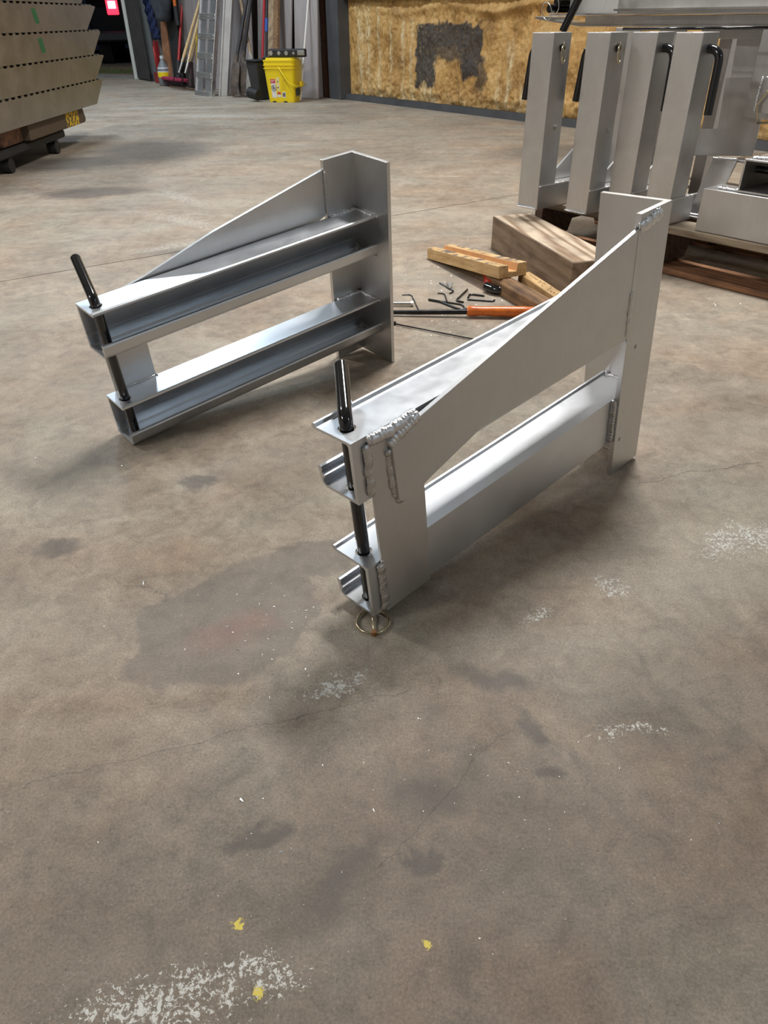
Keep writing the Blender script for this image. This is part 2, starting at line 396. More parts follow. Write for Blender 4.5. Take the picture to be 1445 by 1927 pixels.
# foam covered wall
def foam_wall():
    s0, s1, z0, z1 = 0.02, 6.2, 0.052, 2.4
    near = 3.4
    ns, nz = 300, 84
    xs = [s0 + (near - s0) * i / ns for i in range(ns + 1)] + [near + (s1 - near) * i / 60 for i in range(1, 61)]
    zs = [z0 + (1.0 - z0) * i / nz for i in range(nz + 1)] + [1.0 + (z1 - 1.0) * i / 20 for i in range(1, 21)]
    vs = []; sc = []; pale = []
    for z in zs:
        for x in xs:
            v = Vector((x * 3.0, 0, z * 3.0))
            d = 0.020 * noise.fractal(v * 1.3, 1.0, 2.0, 5) + 0.012 * noise.fractal(Vector((x * 24, 3, z * 7)), 1.0, 2.0, 3) + 0.008 * noise.fractal(Vector((x * 40, 9, z * 34)), 0.9, 2.1, 3)
            ridge = math.exp(-((z - 0.80 - 0.03 * math.sin(x * 5)) / 0.035) ** 2) * (0.05 if x > 2.05 else 0.018)
            if z < 0.12: d -= (0.12 - z) * 0.25
            d += ridge + 0.03 * math.exp(-((x - 2.62 - 0.05 * z) / 0.018) ** 2) - 0.02 * math.exp(-((x - 2.68 - 0.05 * z) / 0.012) ** 2)
            if z < 0.16: d += 0.015 * noise.noise(Vector((x * 18, 1, z * 18)))
            edge = min(1, (x - s0) / 0.05)
            vs.append((x, -0.035 - d * edge, z))
            w = 0.05 * noise.noise(Vector((x * 9, 4, z * 9))) + 0.03 * noise.noise(Vector((x * 30, 4, z * 20)))
            def bar(cx, hw, a, b, sf=0.05):
                dx = abs(x + w - cx) - hw; dz = max(a - z - w, z + w - b)
                return max(0, min(1, 0.5 - max(dx, dz) / sf))
            k = max(bar(1.60, 0.42, 0.50, 0.68), bar(1.30, 0.14, 0.20, 0.62) * 0.95, bar(1.95, 0.10, 0.27, 0.62) * 0.95, bar(1.62, 0.25, 0.40, 0.56) * 0.55, bar(2.06, 0.07, 0.2, 0.45) * 0.5)
            sc.append(k)
            q = 0
            for cx, wd_, zt in ((0.22, 0.05, 0.85), (0.36, 0.04, 0.85), (0.55, 0.025, 0.8), (0.75, 0.02, 0.7), (0.95, 0.02, 0.72), (1.08, 0.02, 0.7), (2.42, 0.03, 0.55), (2.70, 0.03, 0.60), (2.62, 0.06, 0.22), (1.28, 0.07, 0.58), (1.4, 0.05, 0.5), (2.3, 0.02, 0.3)):
                q = max(q, math.exp(-((x + w * 0.3 - cx) / wd_) ** 2) * (1 if z < zt else math.exp(-(z - zt) * 30)))
            if z < 0.2: q = max(q, (0.2 - z) * 4 * (0.5 + 0.8 * noise.noise(Vector((x * 14, 2, z * 14)))))
            pale.append(max(0, min(1, q * (0.45 + 0.9 * noise.noise(Vector((x * 40, 7, z * 9)))))))
    nx = len(xs); fs = [(j * nx + i, j * nx + i + 1, (j + 1) * nx + i + 1, (j + 1) * nx + i) for j in range(len(zs) - 1) for i in range(nx - 1)]
    me = bpy.data.meshes.new('foam_skin'); me.from_pydata(vs, [], fs)
    for nm, arr in (('scorch', sc), ('pale', pale)):
        a = me.attributes.new(nm, 'FLOAT', 'POINT'); a.data.foreach_set('value', arr)
    m, nt, p = newmat('sprayed_foam'); h = NT(nt); c = h.coord()
    n1 = h.noise(c, 3.0, 6, 0.6, 0.6); n2 = h.noise(h.coord((10, 10, 2.2)), 4.0, 5, 0.7); n3 = h.noise(c, 70.0, 4, 0.7)
    k = h.math('ADD', h.math('MULTIPLY', n1, 0.5), h.math('ADD', h.math('MULTIPLY', n2, 0.25), h.math('MULTIPLY', n3, 0.25)))
    col = h.ramp(k, [(0.38, (0.24, 0.12, 0.028)), (0.5, (0.56, 0.32, 0.10)), (0.63, (0.74, 0.49, 0.20))])
    at = h.n('ShaderNodeAttribute'); at.attribute_name = 'pale'
    n4 = h.noise(h.coord((30, 30, 9)), 2.0, 5, 0.75)
    pf = h.math('MULTIPLY', at.outputs['Fac'], h.ramp(n4, [(0.38, 0.2), (0.6, 1.5)]), clamp=True)
    col = h.mix(pf, col, (0.80, 0.68, 0.42))
    a2 = h.n('ShaderNodeAttribute'); a2.attribute_name = 'scorch'
    n5 = h.noise(h.coord((34, 34, 15)), 2.2, 4, 0.7)
    sf = h.math('MULTIPLY', h.ramp(a2.outputs['Fac'], [(0.08, 0.0), (0.6, 1.0)]), h.ramp(n5, [(0.48, 1.0), (0.62, 0.96), (0.68, 0.05)]))
    col = h.mix(h.math('MULTIPLY', sf, 0.94), col, (0.035, 0.032, 0.032))
    nt.links.new(col, p.inputs['Base Color']); p.inputs['Roughness'].default_value = 0.62
    nt.links.new(h.bump(h.math('ADD', n3, n2), 0.6, 0.012), p.inputs['Normal'])
    me.materials.append(m); me.polygons.foreach_set('use_smooth', [True] * len(me.polygons))
    o = bpy.data.objects.new('foam_skin', me); COL.objects.link(o); return o
WALLM = simple('grey_plywood', (0.34, 0.30, 0.29), 0.8, 0, 0.18, 3, 0.1, 40, scale=(3, 3, 0.6))
PANELM = simple('grey_sheet', (0.40, 0.355, 0.35), 0.75, 0, 0.16, 4, 0.15, 60, scale=(4, 4, 0.8))
CLAD = simple('wall_cladding', (0.66, 0.65, 0.63), 0.7, 0.0, 0.1)
wb = MB(); wall_box(wb, -0.44, 13.2, -0.15, -0.02, 0, 4.6)
wall_back = structure(wb.build('wall_back', CLAD)); wall_back.location = W0; wall_back.rotation_euler = (0, 0, WROT)
fo = foam_wall(); fo.parent = wall_back
# base angle, top beam, post, dark timber
tr = MB(); tr.box(0.0, 6.2, -0.105, -0.028, 0.0, 0.006); tr.box(0.0, 6.2, -0.105, -0.098, 0.006, 0.060)
t = structure(tr.build('baseboard_back', STEEL_GREY)); t.location = W0; t.rotation_euler = (0, 0, WROT)
tr = MB(); tr.box(0.02, 6.2, -0.10, -0.02, 0.885, 1.02)
t = structure(tr.build('trim_1', STEEL_GREY, bevel=0.004)); t.location = W0; t.rotation_euler = (0, 0, WROT)
def wl(o): o.location = W0; o.rotation_euler = (0, 0, WROT); return structure(o)
tr = MB(); tr.box(-0.205, 0.02, -0.03, -0.02, 0, 4.6); tr.box(-0.205, 0.02, -0.17, -0.16, 0, 4.6); tr.box(-0.10, -0.085, -0.16, -0.03, 0, 4.6); tr.box(-0.205, 0.02, -0.16, -0.15, 0, 0.012)
tr.box(0.012, 0.02, -0.16, -0.03, 0, 4.6)
wl(tr.build('column_steel', STEEL_GREY))
tr = MB(); tr.box(-0.40, -0.21, -0.12, -0.02, 0, 1.05 * 0.5); tr.box(-0.398, -0.21, -0.117, -0.02, 0.53, 2.2)
wl(tr.build('trim_2', wood('red_brown_plank', (0.17, 0.075, 0.045), (0.05, 0.022, 0.015), 2, 1.0), bevel=0.003))
# left wall section (slightly splayed), then the wall with the doorway
def seg_wall(name, a, b, z0, z1, mat, th=0.12):
    A, B = wall_pt(*a), wall_pt(*b); d = B - A; ang = math.atan2(d.y, d.x)
    m = MB().box(0, d.length, 0, -th if False else th, z0, z1); o = m.build(name, mat); o.location = A; o.rotation_euler = (0, 0, ang)
    return o
structure(seg_wall('wall_left', (-4.62, 0.40), (-0.46, 0.16), 0, 4.6, WALLM))
DA, DB = (-7.9, 1.78), (-4.95, 0.53)
structure(seg_wall('wall_door_side', DB, (-4.62, 0.39), 0, 4.6, CLAD))
structure(seg_wall('wall_door_head', DA, DB, 2.6, 4.6, CLAD))
structure(seg_wall('wall_far_left', (-9.6, 2.5), DA, 0, 4.6, CLAD))
sill = structure(seg_wall('door_1', DA, DB, 0.0, 0.035, simple('galvanised_sill', (0.35, 0.35, 0.34), 0.5, 0.6, 0.2), 0.10))
# other walls and ceiling of the shop
def rw(name, s0, s1, o0, o1, z0, z1, mat):
    m = MB(); wall_box(m, s0, s1, o0, o1, z0, z1); return wl(m.build(name, mat))
rw('wall_front', -9.6, 13.2, WOFF, WOFF + 0.15, 0, CEIL, CLAD)
rw('wall_right', 13.2, 13.35, 0, WOFF, 0, CEIL, CLAD)
rw('wall_left_end', -9.75, -9.6, 2.5, WOFF, 0, CEIL, CLAD)
rw('ceiling', -9.75, 13.35, -0.15, WOFF + 0.15, CEIL, CEIL + 0.1, simple('ceiling_sheet', (0.66, 0.74, 0.82), 0.8))
for k in range(7):
    s = -7.5 + k * 3.2
    m = MB(); wall_box(m, s - 0.06, s + 0.06, 0.6 if s > -4 else 2.6, WOFF, CEIL - 0.22, CEIL - 0.002); wl(m.build('ceiling_beam', STEEL_GREY))

# door leaf of corrugated sheet with its pale edge
root = empty('sliding_door', wall_pt(-4.93, 0.60), WROT + R(-4), 'dark corrugated door panel with a white edge beside the dark doorway', 'door')
m = MB(); N = 44
top = []
for i in range(N + 1):
    x = 0.03 + 0.62 * i / N; top.append((x, 0.022 * math.sin(i / N * 2 * PI * 5)))
vs = [(x, y, z) for z in (0.02, 2.7) for x, y in top] + [(x, y + 0.004, z) for z in (0.02, 2.7) for x, y in top]
n1 = N + 1
fs = [(i, i + 1, n1 + i + 1, n1 + i) for i in range(N)] + [(2 * n1 + i + 1, 2 * n1 + i, 3 * n1 + i, 3 * n1 + i + 1) for i in range(N)]
m.add(vs, fs); m.build('corrugated_sheet', simple('dark_door_sheet', (0.06, 0.055, 0.055), 0.5, 0.3, 0.3, 5), root, smooth=True)
MB().box(-0.05, 0.005, -0.03, 0.03, 0.0, 2.7).box(-0.085, -0.05, -0.005, 0.02, 0.0, 2.7).build('edge_trim', simple('off_white_paint', (0.72, 0.72, 0.66), 0.5, 0, 0.1), root, bevel=0.004)
MB().box(0.03, 0.66, 0.02, 0.05, 0.0, 0.09).build('bottom_rail', DARK, root)

# outside: dark ground, strip of grass, parked vehicle with its tail light on
m = MB().box(-9, 9, 0, 14, -0.12, -0.03); o = structure(m.build('ground', simple('night_asphalt', (0.02, 0.02, 0.022), 0.9, 0, 0.5)))
A = wall_pt(-6.4, 1.1); Bp = wall_pt(-5.0, 0.51); dang = math.atan2(Bp.y - A.y, Bp.x - A.x)
o.location = wall_pt(*DB) + Vector((math.sin(-dang), math.cos(dang), 0)) * 0.13 - Vector((3, -1.2, 0)); o.rotation_euler = (0, 0, dang)
m = MB(); rnd = random.Random(3)
gb = wall_pt(-5.9, 0.84) + Vector((0.25, 0.55, 0))
for i in range(2600):
    a = rnd.uniform(-1.3, 1.0); b = rnd.uniform(0, 0.7)
    p = gb + Vector((math.cos(dang) * a - math.sin(dang) * b, math.sin(dang) * a + math.cos(dang) * b, -0.03))
    hgt = rnd.uniform(0.04, 0.13); dx, dy = rnd.uniform(-0.03, 0.03), rnd.uniform(-0.02, 0.02)
    m.add([(p.x - 0.004, p.y, p.z), (p.x + 0.004, p.y, p.z), (p.x + dx, p.y + dy, p.z + hgt)], [(0, 1, 2)])
tag(m.build('grass', simple('dry_grass', (0.10, 0.11, 0.035), 0.8, 0, 0.4)), 'dry grass growing outside the doorway sill', 'grass', kind='stuff')
root = empty('parked_vehicle', (-5.25, 17.0, -0.05), R(12), 'dark parked vehicle outside the doorway with one red tail light lit', 'vehicle')
BODY = simple('dark_car_paint', (0.003, 0.003, 0.004), 0.6, 0, 0.2, spec=0.15)
m = MB().prism([(0, 0.40), (0, 1.0), (0.12, 1.15), (0.6, 1.75), (3.2, 1.78), (3.9, 1.15), (4.7, 1.05), (4.8, 0.4)], lambda p, q, h: (h, p, q), -0.35, 1.45)
m.build('body', BODY, root, bevel=0.05, seg=3)
MB().box(-0.38, 1.48, -0.12, 0.1, 0.45, 0.62).build('bumper', DARK, root, bevel=0.03)
for sx in (-0.2, 1.3):
    for sy in (0.9, 3.9): MB().cyl((sx - 0.12, sy, 0.36), (sx + 0.12, sy, 0.36), 0.36, 24).build('wheel', DARK, root, smooth=True, auto=40)
em, nt, p = newmat('lit_tail_lamp'); p.inputs['Base Color'].default_value = (0.5, 0.01, 0.02, 1)
p.inputs['Emission Color'].default_value = (1.0, 0.03, 0.07, 1); p.inputs['Emission Strength'].default_value = 2.2
em2, nt, p = newmat('lit_bulb'); p.inputs['Emission Color'].default_value = (1.0, 0.30, 0.38, 1); p.inputs['Emission Strength'].default_value = 7
MB().box(0.02, 0.24, -0.035, 0.01, 0.88, 1.30).build('tail_light', em, root, bevel=0.02, seg=2)
MB().box(0.06, 0.20, -0.045, -0.03, 0.98, 1.10).build('tail_light_bulb', em2, root, bevel=0.01, seg=2)

# ================================================================== THE TWO BRACKETS
DW, HR, H2, HL, TF, TW = 0.0759, 0.0931, 0.2962, 0.0317, 0.0042, 0.006
BL, WL_, LT, LB, TL = 0.7026, 0.1139, 0.4189, -0.0688, 0.0095
def rail_profile():
    W = DW; p = [(0, 0), (W - 0.011, 0), (W - 0.003, 0.005), (W, 0.012), (W, HL - 0.010), (W + 0.002, HL - 0.006)]
    for a in (0, 45, 90, 135, 180): p.append((W - 0.002 + 0.0042 * math.cos(R(a)), HL - 0.004 + 0.0042 * math.sin(R(a))))
    p += [(W - 0.0045, HL - 0.010), (W - 0.0065, 0.020), (W - 0.010, 0.0185), (W - 0.010, 0.0150), (W - 0.0065, 0.0150), (W - 0.0055, TF + 0.003), (W - 0.009, TF)]
    p += [(TW + 0.003, TF), (TW, TF + 0.003), (TW, 0.026), (TW + 0.0016, 0.027), (TW + 0.0016, 0.0295), (TW, 0.0305), (TW, HR - TF - 0.003), (TW + 0.003, HR - TF)]
    p += [(W - 0.009, HR - TF)]
    for a in (-110, -60, -15, 30, 75, 120, 165): p.append((W - 0.0035 + 0.0045 * math.cos(R(a)), HR + 0.0002 + 0.0045 * math.sin(R(a))))
    p += [(W - 0.0085, HR), (0, HR)]
    return p
def torus_arc(): pass
def punch(o, cutters):
    cs = []
    for a, b, r in cutters:
        m = MB(); m.cyl(a, b, r, 28); c = m.build('cutter', HOLE); c.parent = o.parent; cs.append(c)
        md = o.modifiers.new('cut', 'BOOLEAN'); md.object = c; md.operation = 'DIFFERENCE'; md.solver = 'EXACT'
    bpy.context.view_layer.update()
    ev = o.evaluated_get(bpy.context.evaluated_depsgraph_get())
    me = bpy.data.meshes.new_from_object(ev); o.modifiers.clear(); old = o.data; o.data = me
    for c in cs: bpy.data.objects.remove(c, do_unlink=True)

def bracket(loc, rot, mirror, label, vp, LF, LTOP, gus, handle):
    M_ = lambda: MB(mirror)
    sg = -1 if mirror else 1
    root = empty('ramp_bracket', loc, rot, label, 'bracket')
    UP = 0.0231
    for w0 in (0.0, H2 - HR):
        m = M_().prism(rail_profile(), lambda p, q, h: (h, p, q + w0), 0.0, BL - TL)
        o = m.build('rail', ALU, root, smooth=True, auto=28)
        punch(o, [((UP, vp * sg, w0 + HR - 0.02), (UP, vp * sg, w0 + HR + 0.02), 0.0122), ((UP, vp * sg, w0 - 0.02), (UP, vp * sg, w0 + 0.012), 0.0122)])
        o.data.set_sharp_from_angle(angle=R(28))
    # front plate
    M_().prism([(0.0225, -0.001), (0.1150, -0.001), (0.1155, 0.2), (0.1120, 0.287), (0.0260, 0.287), (0.0225, 0.25)], lambda p, q, h: (p, h, q), -0.0055, -0.0002).build('front_plate', ALU_V, root, bevel=0.0006)
    # corner post: two legs of an angle
    M_().prism([(LF, -0.0130), (BL, -0.0130), (BL, WL_), (BL - TL, WL_), (BL - TL, -0.0028), (LF, -0.0028)], lambda p, q, h: (p, q, h), LB, LTOP).build('corner_post', ALU_V, root, bevel=0.0004)
    # gusset
    M_().prism(gus, lambda p, q, h: (p, h, q), -0.0130, -0.0058).build('gusset', ALU_V, root, bevel=0.0004)
    # pin
    a = Vector((UP, vp, 0.002)); b = Vector((UP, vp, H2 + 0.012)); e = Vector(handle)
    mid = b + (e - b).normalized() * 0.002
    path = resample([a, Vector((UP, vp, H2 - 0.02))], 0.05)[:-1] + bend([Vector((UP, vp, H2 - 0.02)), b, e], 0.028, 10)
    def rf(t, i): return 1.0
    m = M_(); m.tube(path, 0.0096, 20)
    d = (e - b).normalized()
    m.tube([e, e + d * 0.0015, e + d * 0.003], 0.0096, 20, rf=lambda t, i: (1.0, 0.92, 0.6)[i])
    pin = m.build('pin', BLACK, root, smooth=True, auto=50)
    m = M_(); m.cyl((UP, vp, -0.013), (UP, vp, 0.004), 0.0085, 16); m.build('pin_tip', KEY, pin, smooth=True, auto=40)
    # bolts through the lower flanges next to the post
    for w0 in (0.0, H2 - HR):
        c = Vector((0.678, 0.018, w0 + TF))
        m = M_(); m.cyl(c, c + Vector((0, 0, 0.0016)), 0.0095, 18); m.tube([c + Vector((0, 0, 0.0016)), c + Vector((0, 0, 0.0075))], 0.0066, 6); m.cyl(c + Vector((0, 0, 0.0075)), c + Vector((0, 0, 0.015)), 0.0032, 10)
        m.build('bolt', ZINC_S, root)
    return root, M_
sRG = [(0.0553, 0.2680), (0.0590, 0.1860), (0.0640, 0.1795), (0.0790, 0.1768), (0.0930, 0.1800), (0.1233, 0.1898), (0.2288, 0.2172), (0.590, 0.2130), (0.6113, 0.2130), (0.6113, 0.3975), (0.1085, 0.2912), (0.0700, 0.2790)]
RB_LOC, RB_ROT = Vector((-0.01648798, 0.78333231, 0.01542418)), (-0.02311923, -0.08514411, 0.75277563)
LB_LOC, LB_ROT = Vector((-0.5715362, 1.38548683, 0.00700718)), (0.08186828, -0.09964556, 0.71496661)
def world_to_local(loc, rot, P, mirror):
    from mathutils import Euler
    Rm = Euler(rot, 'XYZ').to_matrix()
    q = Rm.transposed() @ (Vector(P) - loc)
    if mirror: q.y = -q.y
    return q
eR = world_to_local(RB_LOC, RB_ROT, (-0.0552, 0.9100, 0.3545), False)
eL = world_to_local(LB_LOC, LB_ROT, (-0.5865, 1.4210, 0.3645), True)
rootR, MR = bracket(RB_LOC, RB_ROT, False, 'nearer aluminium bracket standing on the floor, its diagonal plate facing the camera', 0.0336, 0.6114, 0.4189, sRG, eR)
sLG = [(0.0553, 0.2680), (0.0640, 0.1795), (0.1233, 0.1898), (0.2288, 0.2172), (0.5714, 0.2867), (0.6090, 0.3010), (0.6095, 0.3985), (0.315, 0.342), (0.149, 0.300), (0.08, 0.288)]
rootL, ML = bracket(LB_LOC, LB_ROT, True, 'farther aluminium bracket on the floor, its two open rails facing the camera', 0.0389, 0.6102, 0.4190, sLG, eL)
# welds of the nearer bracket
V = -0.0028
weld(rootR, [(0.0225, V, 0.2860), (0.0215, V, 0.245), (0.0222, V, 0.206)], 0.0062, WELD_G, flat=0.5, flat_dir=(0, 1, 0), seed=1)
weld(rootR, [(0.0235, V, 0.2890), (0.050, V - 0.002, 0.2900), (0.080, V - 0.003, 0.2915), (0.108, V - 0.003, 0.2935)], 0.0078, WELD, flat=0.8, flat_dir=(0, 1, 0), seed=2, amp=0.35)
weld(rootR, [(0.0550, -0.0065, 0.2700), (0.070, -0.0090, 0.2800), (0.090, -0.0095, 0.2870), (0.109, -0.0095, 0.2930)], 0.0068, WELD, flat=0.8, flat_dir=(0, 1, 0), seed=3, amp=0.4)
weld(rootR, [(0.0545, -0.0060, 0.2660), (0.0565, -0.0060, 0.225), (0.0600, -0.0060, 0.1850)], 0.0062, WELD_G, flat=0.55, flat_dir=(0, 1, 0), seed=4)
weld(rootR, [(0.060, -0.0060, 0.1820), (0.068, -0.0060, 0.1770), (0.078, -0.0060, 0.1765)], 0.0045, WELD_G, flat=0.6, flat_dir=(0, 1, 0), seed=5)
weld(rootR, [(0.0225, V, 0.0900), (0.0220, V, 0.045), (0.0228, V, 0.002)], 0.0068, WELD_G, flat=0.5, flat_dir=(0, 1, 0), seed=6)
weld(rootR, [(0.0215, V, 0.0945), (0.026, V - 0.001, 0.0945)], 0.0045, WELD, seed=7)
weld(rootR, [(0.1155, -0.001, 0.090), (0.1160, -0.001, 0.004)], 0.0016, WELD_G, seed=8)
MB().box(0.6070, 0.6155, -0.0136, -0.0126, 0.292, 0.3945).build('ground_seam', ALU_V, rootR, bevel=0.0004)
weld(rootR, [(0.6095, -0.0128, 0.2960), (0.6100, -0.0128, 0.2140)], 0.0062, WELD_G, flat=0.38, flat_dir=(0, 1, 0), seed=9, amp=0.1)
weld(rootR, [(0.6105, -0.0110, 0.2125), (0.6110, -0.0110, 0.210)], 0.0055, WELD_G, flat=0.6, seed=10)
weld(rootR, [(0.6095, -0.012, 0.3985), (0.640, -0.0130, 0.4010), (0.672, -0.0130, 0.4095)], 0.0092, WELD, flat=0.5, flat_dir=(0, 1, 0), seed=11, amp=0.5)
weld(rootR, [(0.6095, -0.008, 0.3990), (0.6090, -0.006, 0.4000)], 0.0065, WELD, seed=12)
weld(rootR, [(0.6090, -0.0030, 0.0945), (0.609, -0.0035, 0.0600), (0.6085, -0.0035, 0.006)], 0.0055, WELD_G, flat=0.7, seed=13, amp=0.4)
weld(rootR, [(0.6925, 0.006, 0.0940), (0.6925, 0.070, 0.0940)], 0.0048, WELD, seed=14, amp=0.4)
weld(rootR, [(0.6925, 0.060, 0.098), (0.6925, 0.072, 0.098)], 0.0055, WELD, seed=15)
weld(rootR, [(0.6925, 0.006, H2 + 0.001), (0.6925, 0.070, H2 + 0.001)], 0.0048, WELD, seed=16)
for (u, w) in ((0.643, 0.188), (0.627, 0.006)):
    MB().cyl((u, -0.0131, w), (u, -0.0120, w), 0.0042, 16).build('plug_weld', simple('dull_plug', (0.30, 0.30, 0.30), 0.4, 0.9), rootR)
# retaining ring of the nearer pin
rc = world_to_local(RB_LOC, RB_ROT, (-0.0185, 0.786, 0.0035), False); pt = Vector((0.0231, 0.0336, -0.0085))
rf_ = world_to_local(RB_LOC, RB_ROT, (-0.0165, 0.7615, 0.0035), False); nz_ = (world_to_local(RB_LOC, RB_ROT, (-0.0185, 0.786, 1.0035), False) - rc).normalized()
m = MB(); m.torus(rc, nz_, 0.0245, 0.0018, 36, 8)
ring = m.build('retaining_ring', ZINC, rootR, smooth=True)
m = MB(); m.cyl(rf_ - nz_ * 0.003 , rf_ + nz_ * 0.004, 0.0042, 12); m.build('ring_clip', simple('copper_clip', (0.45, 0.22, 0.10), 0.35, 0.9), ring, smooth=True, auto=40)
MB().cyl(pt, rf_, 0.0014, 8).build('ring_wire', ZINC, ring, smooth=True)
# welds of the farther bracket
for w0 in (0.0, H2 - HR):
    weld(rootL, [(0.616, -0.001, w0 + HR + 0.001), (0.655, -0.001, w0 + HR + 0.0015), (0.690, 0.001, w0 + HR + 0.001)], 0.0066, WELD, True, seed=21 + int(w0 * 9), amp=0.5)
    weld(rootL, [(0.6925, 0.004, w0 + HR + 0.001), (0.6925, 0.066, w0 + HR + 0.001)], 0.0058, WELD, True, seed=23 + int(w0 * 9), amp=0.4)
    weld(rootL, [(0.690, DW - 0.002, w0 + HR + 0.001), (0.6925, DW + 0.003, w0 + HR - 0.002)], 0.0050, WELD, True, seed=25)
weld(rootL, [(0.6115, -0.004, 0.397), (0.6118, -0.004, 0.345), (0.612, -0.004, 0.303)], 0.0048, WELD_G, True, seed=27, amp=0.3)
weld(rootL, [(0.607, -0.006, 0.400), (0.612, -0.006, 0.400)], 0.0058, WELD, True, seed=28)
weld(rootL, [(0.6925, DW - 0.012, H2 - HR - 0.001), (0.6925, DW - 0.002, H2 - HR - 0.001)], 0.0035, WELD, True, seed=29)
weld(rootL, [(0.026, 0.0005, HR + 0.001), (0.070, 0.0005, HR + 0.001), (0.114, 0.0005, HR + 0.001)], 0.0035, WELD, True, seed=30, amp=0.5)
weld(rootL, [(0.114, 0.001, HR + 0.002), (0.119, 0.001, HR + 0.002)], 0.0045, WELD, True, seed=31)
for w0 in (0.0, H2 - HR):
    weld(rootL, [(0.0225, -0.001, w0 + 0.088), (0.0225, -0.001, w0 + 0.006)], 0.006, WELD_G, True, flat=0.5, flat_dir=(0, 1, 0), seed=33)

# ================================================================== PALLET AND THE WELDMENTS ON IT
pal = empty('wooden_pallet', P0, PROT, 'weathered wooden pallet carrying the aluminium weldments at the right', 'pallet')
rnd = random.Random(5)
ZD = 0.155
for k in range(6):
    b0 = 0.0 + k * 0.172
    MB().box(-0.60 + rnd.uniform(-0.008, 0.008), 0.66 + rnd.uniform(-0.01, 0.01), b0, b0 + 0.105 + rnd.uniform(-0.01, 0.012), ZD - 0.024 + 0.0, ZD - (0.0 if k == 0 else rnd.uniform(0, 0.0015))).build('deck_board', W_PAL, pal, bevel=0.003)
for s in (-0.58, -0.06, 0.60):
    m = MB(); prof = [(0.0, 0.021), (0.17, 0.021), (0.19, 0.066), (0.37, 0.066), (0.39, 0.021), (0.60, 0.021), (0.62, 0.066), (0.80, 0.066), (0.82, 0.021), (0.965, 0.021), (0.965, 0.131), (0.0, 0.131)]
    m.prism(prof, lambda p, q, h: (h, p, q), s, s + 0.038); m.build('stringer', W_DARK, pal, bevel=0.002)
for b0, w in ((0.0, 0.14), (0.42, 0.11), (0.85, 0.11)):
    MB().box(-0.60, 0.66, b0, b0 + w, 0.0, 0.021).build('bottom_board', W_PAL_R, pal, bevel=0.004)

def sq_tube(m, x0, y0, w, z0, z1, t=0.005):
    o = [(x0, y0), (x0 + w, y0), (x0 + w, y0 + w), (x0, y0 + w)]; i = [(x0 + t, y0 + t), (x0 + w - t, y0 + t), (x0 + w - t, y0 + w - t), (x0 + t, y0 + w - t)]
    vs = [(a, b, z) for z in (z0, z1) for a, b in o + i]
    fs = []
    for k in range(4):
        j = (k + 1) % 4
        fs += [(k, j, 8 + j, 8 + k), (4 + j, 4 + k, 12 + k, 12 + j), (k, 4 + k, 4 + j, j), (8 + k, 8 + j, 12 + j, 12 + k)]
    m.add(vs, fs)
def pin_on(root, kind, z, y=0.045, w=0.09):
    if kind == 'ring':      # tip with ring on the right face, handle hanging on the left
        path = bend([(w + 0.006, y, z), (-0.030, y, z), (-0.045, y - 0.004, z - 0.155)], 0.03, 8)
        m = MB(); m.tube(path, 0.0115, 16); pin = m.build('pin', BLACK, root, smooth=True, auto=50)
        m = MB(); m.torus((w + 0.010, y, z - 0.018), (1, 0.45, 0.1), 0.025, 0.0014, 28, 6); m.cyl((w + 0.008, y, z + 0.016), (w + 0.008, y, z - 0.046), 0.0016, 6)
        m.build('retaining_ring', ZINC, pin, smooth=True)
    else:
        path = bend([(-0.006, y, z), (w + 0.040, y, z), (w + 0.044, y - 0.004, z - 0.170)], 0.035, 8)
        m = MB(); m.tube(path, 0.0125, 16); pin = m.build('pin', BLACK, root, smooth=True, auto=50)
        m = MB(); m.torus((-0.010, y, z - 0.018), (1, 0.4, 0.1), 0.025, 0.0014, 28, 6)
        m.build('retaining_ring', ZINC, pin, smooth=True)
def post(s, b, kind, label, Lf=0.36):
    root = empty('post_weldment', pal_pt(s, b, ZD + 0.001), PROT, label, 'post weldment')
    m = MB(); sq_tube(m, 0, 0, 0.09, 0, 0.537); m.build('square_tube', ALU_POST, root, bevel=0.0015, seg=2)
    m = MB(); m.box(0.085, 0.0905, 0.002, Lf, 0, 0.078); m.box(-0.0005, 0.005, 0.091, Lf, 0, 0.078); m.box(0.005, 0.085, 0.091, Lf, 0.072, 0.078)
    m.build('foot_channel', ALU_POST, root, bevel=0.001)
    if Lf > 0.3: MB().prism([(0.092, 0.079), (0.34, 0.079), (0.34, 0.16), (0.27, 0.19), (0.13, 0.10)], lambda p, q, h: (h, p, q), 0.030, 0.038).build('rear_gusset', ALU_B, root, bevel=0.001)
    weld(root, [(0.0, -0.003, 0.004), (0.088, -0.003, 0.004)], 0.0055, WELD, seed=int(s * 100), amp=0.4)
    weld(root, [(0.0925, 0.0, 0.079), (0.0925, 0.088, 0.079)], 0.0035, WELD, seed=int(s * 100) + 1, amp=0.4)
    weld(root, [(0.0925, 0.095, 0.080), (0.0900, 0.16, 0.080)], 0.0050, WELD, seed=int(s * 100) + 2, amp=0.6)
    pin_on(root, kind, 0.495)
    if kind == 'ring':
        c = Vector((0.09, 0.055, 0.262))
        m = MB(); m.cyl(c, c + Vector((0.0015, 0, 0)), 0.010, 16); m.tube([c, c + Vector((0.008, 0, 0))], 0.0075, 6); m.cyl(c, c + Vector((0.014, 0, 0)), 0.004, 10)
        m.build('bolt', ZINC_S, root)
    return root
post(-0.5456, -0.1452, 'ring', 'leftmost upright square aluminium tube on the pallet, ring pin near its top')
post(-0.3775, -0.0773, 'ring', 'second upright square aluminium tube from the left, under the hanging black pin')
post(-0.2579, -0.0039, 'handle', 'third upright square aluminium tube from the left on the pallet')
